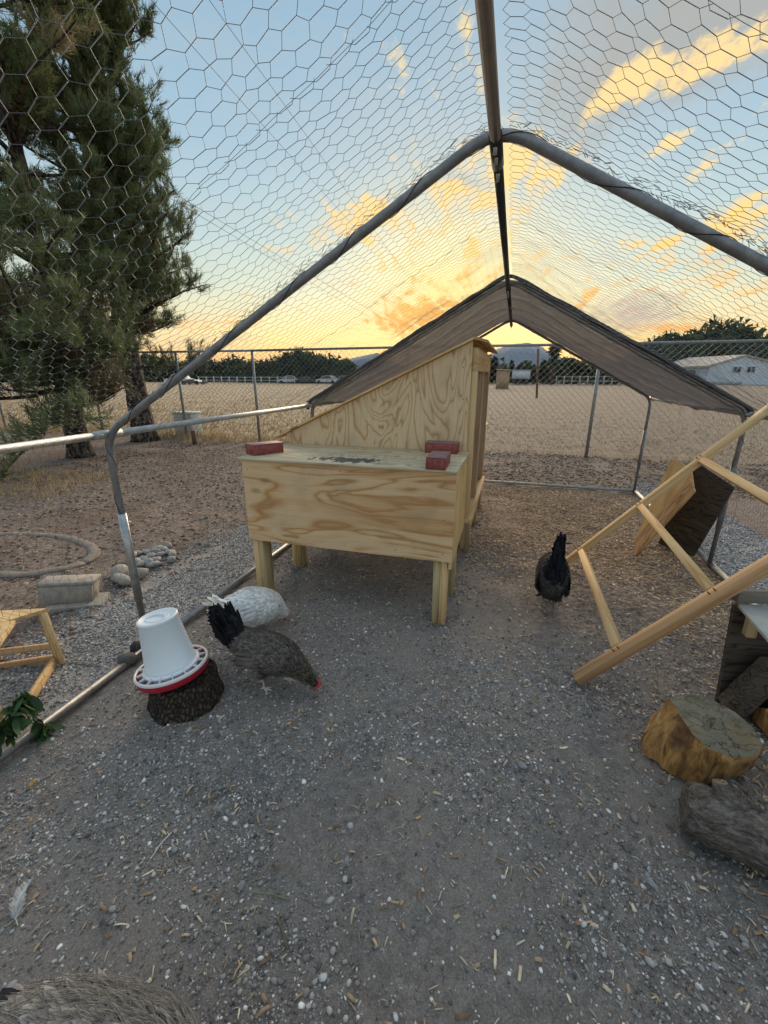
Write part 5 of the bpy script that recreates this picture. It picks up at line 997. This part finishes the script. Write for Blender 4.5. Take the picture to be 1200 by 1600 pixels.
# ------------------------------------------------------------------ pines beside the run
def needles(C_, D_, k, L, rg, spread=.55, wd=.006):
    n = len(C_); C2 = np.repeat(C_, k, 0); D2 = np.repeat(D_, k, 0)+rg.normal(0, spread, (n*k, 3)); D2 /= np.linalg.norm(D2, axis=1)[:, None]; C2 = C2+np.repeat(D_, k, 0)*rg.uniform(-.10, .03, (n*k, 1))
    S_ = np.cross(D2, rg.normal(0, 1, (n*k, 3))); S_ /= np.linalg.norm(S_, axis=1)[:, None]; l = L*rg.uniform(.6, 1.2, n*k)[:, None]
    V = np.stack([C2-S_*wd/2, C2+S_*wd/2, C2+D2*l], 1).reshape(-1, 3); return V, np.arange(n*k*3).reshape(-1, 3)
def big_pine(base, trunk_pts, r0, label, limbs, seed, ntw=13):
    rg = np.random.default_rng(seed); root = thing('pine_tree', label, 'pine tree', base); base = np.array(base)
    P = np.array(trunk_pts, float); d_ = np.concatenate([[0], np.cumsum(np.linalg.norm(np.diff(P, axis=0), axis=1))]); s = np.linspace(0, d_[-1], 60); Q = np.stack([np.interp(s, d_, P[:, k]) for k in range(3)], 1); Q[:, :2] += .03*np.stack([vnoise(Q, .8, seed), vnoise(Q, .8, seed+1)], 1)
    rad = r0*(1-.8*(s/s[-1]))+r0*.45*np.exp(-s/.25)
    def bd(V): c = V.copy(); V = V+.022*np.stack([vnoise(c*np.array([1, 1, .45]), 12, 1), vnoise(c*np.array([1, 1, .45]), 12, 2), 0*c[:, 0]], 1); return V
    tube('trunk', Q, rad, M['bark'], root, 26, disp=bd)
    TC, TD, SA, SB = [], [], [], []; LV, LF, lo_ = [], [], 0
    for (h, az, ln, rise) in limbs:
        i = int(np.clip(np.searchsorted(Q[:, 2], h), 1, 58)); p = Q[i].copy(); d = arr(sin(az), cos(az), rise); d /= np.linalg.norm(d); k = 9; pts = [p]
        for j in range(k): d = d+rg.normal(0, .10, 3)+arr(0, 0, .035); d /= np.linalg.norm(d); p = p+d*ln/k; pts.append(p)
        pts = np.array(pts); V, F, _ = tube_data(pts, np.linspace(.032, .008, k+1)*(.6+ln/3.5), 6, False); LV.append(V); LF.append(F+lo_); lo_ += len(V)
        for j in range(ntw):
            u = rg.uniform(.22, 1.); q = np.array([np.interp(u*k, np.arange(k+1), pts[:, c]) for c in range(3)]); td = d*.5+rg.normal(0, .55, 3)+arr(0, 0, .5); td /= np.linalg.norm(td); tl = rg.uniform(.25, .6)*(1.1-.3*u)*min(1, ln/1.6+.3); m_ = 7; pp = q
            for e in range(m_):
                td = td+rg.normal(0, .16, 3)+arr(0, 0, .11); td /= np.linalg.norm(td); p2 = pp+td*tl/m_; SA.append(pp); SB.append(p2); pp = p2
                if e >= 1:
                    for _ in range(2): dd = td+rg.normal(0, .35, 3)+arr(0, 0, .15); TC.append(pp+rg.normal(0, .03, 3)); TD.append(dd/np.linalg.norm(dd))
    V, F = np.concatenate(LV), np.concatenate(LF); A, B = np.array(SA), np.array(SB); V2, F2 = segs_data(A, B, .0045); V, F = np.concatenate([V, V2]), np.concatenate([F, F2+len(V)])
    tag(link('branches', np_mesh('branches', V-base, F, smooth=True), M['bark'], root), kind='stuff')
    TC, TD = np.array(TC), np.array(TD); V, F = needles(TC, TD, 12, .13, rg, .42, .0095)
    g_ = .5+.5*vnoise(TC, 1.6, seed+5); c = np.array([.105, .145, .065])*(1-g_[:, None])+np.array([.25, .28, .125])*g_[:, None]; dead = vnoise(TC, .9, seed+9) > .42; c[dead] = c[dead]*.4+np.array([.17,.12,.075]); c = c*rg.uniform(.7, 1.35, (len(TC), 1))
    tag(link('crown', np_mesh('crown', V-base, F, np.repeat(c, 36, 0)), M['needle'], root), kind='stuff'); print('pine tufts', len(TC))
rg = np.random.default_rng(4)
# azimuth measured from +y towards +x
lim1 = [(h, rg.uniform(0, 2*pi), rg.uniform(1.1, 2.1), rg.uniform(-.25, .3)) for h in np.linspace(1.2, 7.6, 80)]
lim1 += [(h, rg.uniform(1.2, 4.2), rg.uniform(1.2, 2.0), rg.uniform(-.40, -.15)) for h in np.linspace(.85, 2.2, 36)]
lim1 = [(h, az, ln*(.72 if .2 < az < 2.1 else 1.15), r) for h, az, ln, r in lim1]
big_pine((-7.2, 5.6, 0), [(-7.2, 5.6, -.05), (-7.22, 5.62, 1.5), (-7.25, 5.66, 4.5), (-7.3, 5.7, 8.)], .165, 'nearer pine with the thinner trunk and low drooping boughs, far left', lim1, 11, 17)
lim2 = [(h, rg.uniform(0, 2*pi), rg.uniform(.9, 1.6), rg.uniform(-.1, .5)) for h in np.linspace(1.5, 8.8, 72)]
lim2 += [(h, rg.uniform(1.2, 2.3), rg.uniform(1.4, 2.1), rg.uniform(.1, .6)) for h in np.linspace(2.2, 4.7, 26)]
lim2 += [(h, rg.uniform(.7, 2.5), rg.uniform(.9, 1.5), rg.uniform(.0, .5)) for h in np.linspace(4.8, 8.8, 30)]
big_pine((-7.62, 7.45, 0), [(-7.62, 7.45, -.05), (-7.72, 7.5, 1.2), (-7.85, 7.55, 4.), (-7.95, 7.6, 9.2)], .22, 'taller pine with the thick dark trunk by the chain link fence', lim2, 12, 17)
# ------------------------------------------------------------------ far trees
def far_tree_meshes(kind, seed, ntri):
    rg = np.random.default_rng(seed)
    if kind == 'round': # unit: height 1
        n = ntri; cl = rg.normal(0, 1, (14, 3))*np.array([.20, .20, .16])+arr(0, 0, .60); C = cl[rg.integers(0, 14, n)]+rg.normal(0, .085, (n, 3)); C[:, 2] = np.clip(C[:, 2], .06, 1.1)
        low = rg.uniform(0, 1, n) < .3; C[low, 2] = rg.uniform(.03, .4, low.sum()); sz = .055
    else:
        n = ntri; z = rg.beta(1.2, 1.5, n); r_ = .24*(1-z)**.7*np.sqrt(rg.uniform(0, 1, n))*(1+.4*np.sin(z*40)); a = rg.uniform(0, 2*pi, n); C = np.stack([r_*np.cos(a), r_*np.sin(a), .06+.94*z], 1); sz = .045
    d = rg.normal(0, sz, (n, 3, 3)); V = (C[:, None]+d).reshape(-1, 3); F = np.arange(n*3).reshape(-1, 3); base = np.array([.075, .10, .055])*(1 if kind == 'round' else .85)
    g_ = .5+.5*vnoise(C, 5, seed); c = base*(.55+.9*g_)[:, None]*rg.uniform(.7, 1.3, (n, 1)); crown = np_mesh('crown', V, F, np.repeat(c, 3, 0)); crown.materials.append(M['leaf_far'])
    Vt, Ft, _ = tube_data([(0, 0, -.02), (.01, 0, .3), (0, 0, .6)], [.03, .022, .01], 6, False); tr = np_mesh('trunk', Vt, Ft); tr.materials.append(M['trunk_far']); return crown, tr
PROTO = {('round', s): far_tree_meshes('round', s, 1500) for s in (1, 2, 3)}; PROTO.update({('cone', s): far_tree_meshes('cone', s, 900) for s in (4, 5)})
def far_tree(px, Y, top, kind, sd, label, group, wide=1.):
    p = aty(px, 588, Y); h = aty(px, top, Y)[2]; root = thing('field_tree', label, 'tree', (p[0], Y, 0), group); crown, tr = PROTO[(kind, sd)]
    for nm, me in (('crown', crown), ('trunk', tr)):
        o = bpy.data.objects.new(nm, me); COL.objects.link(o); o.parent = root
    root.scale = (h*wide, h*wide, h); root.rotation_euler = (0, 0, random.uniform(0, 6.28))
random.seed(3)
LT = 'bushy dark green tree in the row beyond the left field'
for i, px in enumerate(range(215, 505, 11)): far_tree(px+random.uniform(-3, 3), random.uniform(88, 100), random.uniform(556, 569) if px > 250 else 556, 'round', 1+i % 3, LT, 'tree row beyond the left field', random.uniform(.8, 1.2))
for i, (px, tp) in enumerate([(448, 552), (460, 548), (474, 550), (490, 553), (505, 558), (520, 556), (534, 560), (546, 564)]): far_tree(px, 84, tp, 'round', 1+i % 3, 'tall dark tree in the clump left of the coop roof', 'tall clump left of the coop roof', 1.0)
for i in range(20):
    px = 745+i*13+random.uniform(-4, 4); far_tree(px, random.uniform(80, 95), random.uniform(556, 574), 'cone' if i % 3 else 'round', (4+i % 2) if i % 3 else 2, 'small pointed evergreen in the row beyond the bare field', 'evergreen row beyond the bare field', random.uniform(1., 1.6))
for i, (px, tp) in enumerate([(995, 548), (1010, 534), (1024, 530), (1038, 532), (1052, 524), (1068, 528), (1082, 530), (1095, 520), (1108, 506), (1122, 510), (1136, 508), (1148, 520), (1158, 536)]):
    far_tree(px, 106+i % 3*4, tp, 'round', 1+i % 3, 'large dark tree in the thicket left of the pale house', 'thicket beside the pale house', .85)
for i, (px, tp) in enumerate([(1172, 540), (1186, 532), (1200, 528), (1216, 534), (1240, 530)]): far_tree(px, 125, tp, 'round', 1+i % 3, 'sparse tree rising behind the pale house', 'trees behind the pale house', .9)
for i, px in enumerate(range(-30, 215, 16)): far_tree(px, random.uniform(88, 100), random.uniform(560, 572), 'round', 1+i % 3, LT, 'tree row beyond the left field', 1.)
# palm
pp = aty(862, 588, 80); ph = aty(862, 541, 80)[2]; palm = thing('palm_tree', 'single shaggy palm above the evergreen row behind the field', 'palm tree', (pp[0], 80, 0))
tube('trunk', [(pp[0], 80, 0), (pp[0]+.1, 80, ph*.5), (pp[0], 80, ph*.9)], [.35, .28, .25], M['trunk_far'], palm, 8); rg = np.random.default_rng(8); n = 420; a = rg.uniform(0, 2*pi, n); e = rg.uniform(-1.4, 1.2, n); B = np.tile([0, 0, ph*.86], (n, 1))+rg.normal(0, .25, (n, 3)); B[:, 2] -= rg.uniform(0, 2.2, n)*(e < -.4); T_ = B+np.stack([np.cos(a)*np.cos(e), np.sin(a)*np.cos(e), np.sin(e)], 1)*rg.uniform(.7, 1.5, n)[:, None]
S_ = rg.normal(0, .12, (n, 3)); V = np.stack([B-S_, B+S_, T_], 1).reshape(-1, 3); link('fronds', np_mesh('fronds', V, np.arange(n*3).reshape(-1, 3)), M['palm'], palm)
# ------------------------------------------------------------------ far buildings and cars
def box_part(name, c, s_, m, root, bw=0.): o = link(name, np_mesh(name, BOXV*np.array(s_)+np.array(c)-lv(root), BOXF), m, root); return o
hL, hR = aty(1068, 597, 88), aty(1250, 597, 88); hw = hR[0]-hL[0]; eav = aty(1110, 573, 88)[2]; pk = aty(1160, 557, 88)[2]
hs = thing('mobile_home', 'pale blue white mobile home with tan roof at the right edge', 'house', (hL[0], 88, 0)); gx0 = aty(1105, 588, 88)[0]; gx1 = aty(1222, 588, 88)[0]; gm_ = (gx0+gx1)/2-.5
prism('gable_wall', [(gx0, 88, 0), (gx1, 88, 0), (gx1, 88, eav), (gm_, 88, pk), (gx0, 88, eav)], (0, .3, 0), M['white_wall'], hs, 'x', 0)
prism('side_wall', [(gx0, 88.3, 0), (gx0-4.6, 99, 0), (gx0-4.6, 99, eav), (gx0, 88.3, eav)], (.2, .1, 0), M['white_wall'], hs, 'x', 0)
prism('roof', [(gx0-.5, 87.7, eav-.1), (gm_, 87.7, pk+.05), (gm_-4.6, 99, pk+.05), (gx0-5.1, 99, eav-.1)], (0, 0, .25), M['roof_tan'], hs, 'x', 0); prism('roof', [(gx1+.5, 87.7, eav-.1), (gm_+.01, 87.7, pk+.05), (gm_-4.6, 99, pk+.05), (gx1-4.6, 99, eav-.1)], (0, 0, .25), M['roof_tan'], hs, 'x', 0)
box_part('porch', (gx0-2.2, 89.5, eav*.45), (1.6, .3, eav*.75), M['glass_dark'], hs)
for px_ in (1152, 1174):
    a = aty(px_, 576, 87.9); wn = box_part('window', (a[0], 87.93, a[2]-.1), (1.15, .12, 1.0), M['white_wall'], hs)
    for sx_ in (-.27, .27): q = link('pane', np_mesh('pane', BOXV*np.array([.44, .04, .8])+np.array([a[0]+sx_, 87.86, a[2]-.1])-lv(hs), BOXF), M['glass_dark'], wn)
box_part('skirting', (gx0+3, 87.96, .25), (gx1-gx0-6, .05, .5), M['sheet'], hs)
tk = thing('plywood_hut', 'small tan plywood hut standing out in the field', 'hut', (aty(785, 606, 52)[0], 52, 0)); a0 = aty(776, 588, 52)[0]; a1 = aty(796, 588, 52)[0]; th_ = aty(785, 579, 52)[2]
box_part('wall', ((a0+a1)/2, 52, th_/2), (a1-a0, 1.5, th_), M['tan_box'], tk); prism('roof', [(a0-.1, 51.1, th_+.1), (a1+.1, 51.1, th_), (a1+.1, 53, th_), (a0-.1, 53, th_+.1)], (0, 0, .08), M['pine'], tk, 'x', 0)
def car(px, Y, L, H_, m, label, ang=0., kind='parked_car'):
    a = aty(px, 588, Y); r_ = thing(kind, label, 'car', (a[0], Y, 0)); r_.rotation_euler = (0, 0, ang)
    pr_ = [(-.5, .18), (-.5, .42), (-.44, .52), (-.27, .56), (-.14, .95), (.2, 1.), (.36, .6), (.5, .52), (.5, .2)]; V = [(x*L, y_*.85, z*H_) for y_ in (-1, 1) for x, z in pr_]; n = len(pr_); F = [tuple(range(n)), tuple(range(n, 2*n))[::-1]]+[((i+1) % n, i, i+n, (i+1) % n+n) for i in range(n)]
    me = bpy.data.meshes.new('body'); me.from_pydata(V, [], F); link('body', me, m, r_)
    prw = [(-.23, .6), (-.12, .9), (.18, .93), (.3, .62)]
    for s_ in (-1, 1):
        V = [(x*L, s_*.86+y_, z*H_) for y_ in (-.02, .02) for x, z in prw]; me = bpy.data.meshes.new('window'); me.from_pydata(V, [], [(0, 1, 2, 3), (7, 6, 5, 4), (0, 4, 5, 1), (1, 5, 6, 2), (2, 6, 7, 3), (3, 7, 4, 0)]); link('window', me, M['glass_dark'], r_)
        for x in (-.32, .32): V, F, C = tube_data([(x*L, s_*.7, .32), (x*L, s_*.88, .32)], .32, 14); me = bpy.data.meshes.new('wheel'); me.from_pydata(V.tolist(), [], [tuple(map(int, f)) for f in F]+[c[:3] for c in C]); link('wheel', me, M['rubber'], r_)
car(279, 66, 5.2, 1.75, M['car_white'], 'white car parked at the left end of the field')
car(300, 64, 4.4, .8, M['car_dark'], 'low dark car beside the white car in the left field')
car(452, 80, 4.6, 1.5, M['car_white'], 'white car under the clump, leftmost of the parked row', .2); car(478, 80, 4.6, 1.4, M['car_dark'], 'dark car second from the left in the parked row'); car(512, 80, 4.8, 1.5, M['car_white'], 'white car right of the dark car in the parked row', -.1); car(538, 80, 4.6, 1.5, M['rail'], 'silver car at the right end of the parked row')
tr_ = thing('white_trailer', 'long low white trailer right of the plywood hut', 'trailer', (aty(812, 588, 78)[0], 78, 0)); b0, b1 = aty(800, 588, 78)[0], aty(828, 588, 78)[0]
box_part('trailer_body', ((b0+b1)/2, 78, 1.6), (b1-b0, 2.2, 1.3), M['white_wall'], tr_); box_part('trailer_roof', ((b0+b1)/2, 78, 2.3), (b1-b0+.3, 2.4, .12), M['sheet'], tr_)
for x in (b0+.8, b1-.8): tube('wheel', [(x, 76.8, .5), (x, 77.1, .5)], .45, M['rubber'], tr_, 12)
box_part('chassis', ((b0+b1)/2, 78, .85), (b1-b0-.4, 1.8, .2), M['rubber'], tr_)
# low far fences
def low_fence(px0, px1, Y, label, hgt, m, np_):
    a, b = aty(px0, 588, Y)[0], aty(px1, 588, Y)[0]; r_ = thing('field_fence', label, 'fence', (a, Y, 0))
    for x in np.linspace(a, b, np_): box_part('post', (x, Y, hgt/2), (.14, .14, hgt), m, r_)
    for z in (.45, .9): box_part('rail', ((a+b)/2, Y-.1, hgt*z), (b-a, .05, .08), m, r_)
low_fence(310, 460, 78, 'low white post fence along the far edge of the left field', 1.3, M['white_wall'], 13)
low_fence(870, 1010, 74, 'low grey rail fence along the far edge of the bare field', 1.4, M['sheet'], 12)
# distant power lines passing over the yard
for i, (a, b, h0) in enumerate([((237, 0), (520, 317), 9.0), ((328, 0), (700, 520), 9.0), ((320, 330), (643, 523), 6.0), ((322, 342), (648, 538), 5.7)]):
    q0, q1 = ray(*a), ray(*b); P0_ = arr(0, 0, CAM_H)+q0*(h0/q0[2]); P1_ = arr(0, 0, CAM_H)+q1*(h0/q1[2]); d = P1_-P0_; s = np.linspace(-1.2, 1.5, 30); q = P0_[None]+d[None]*s[:, None]; q[:, 2] -= .02*np.sin((s+1.2)/2.7*pi)
    o = tube('power_line', q, .007 if i < 2 else .009, M['black_tie'], None, 5); tag(o, ['upper left thin power line crossing the blue sky', 'second thin power line right of the upper left one', 'upper of the two low power lines by the pine', 'lower of the two low power lines by the pine'][i], 'power line')
print('tris', sum(len(o.data.polygons) for o in bpy.data.objects if o.type == 'MESH'))
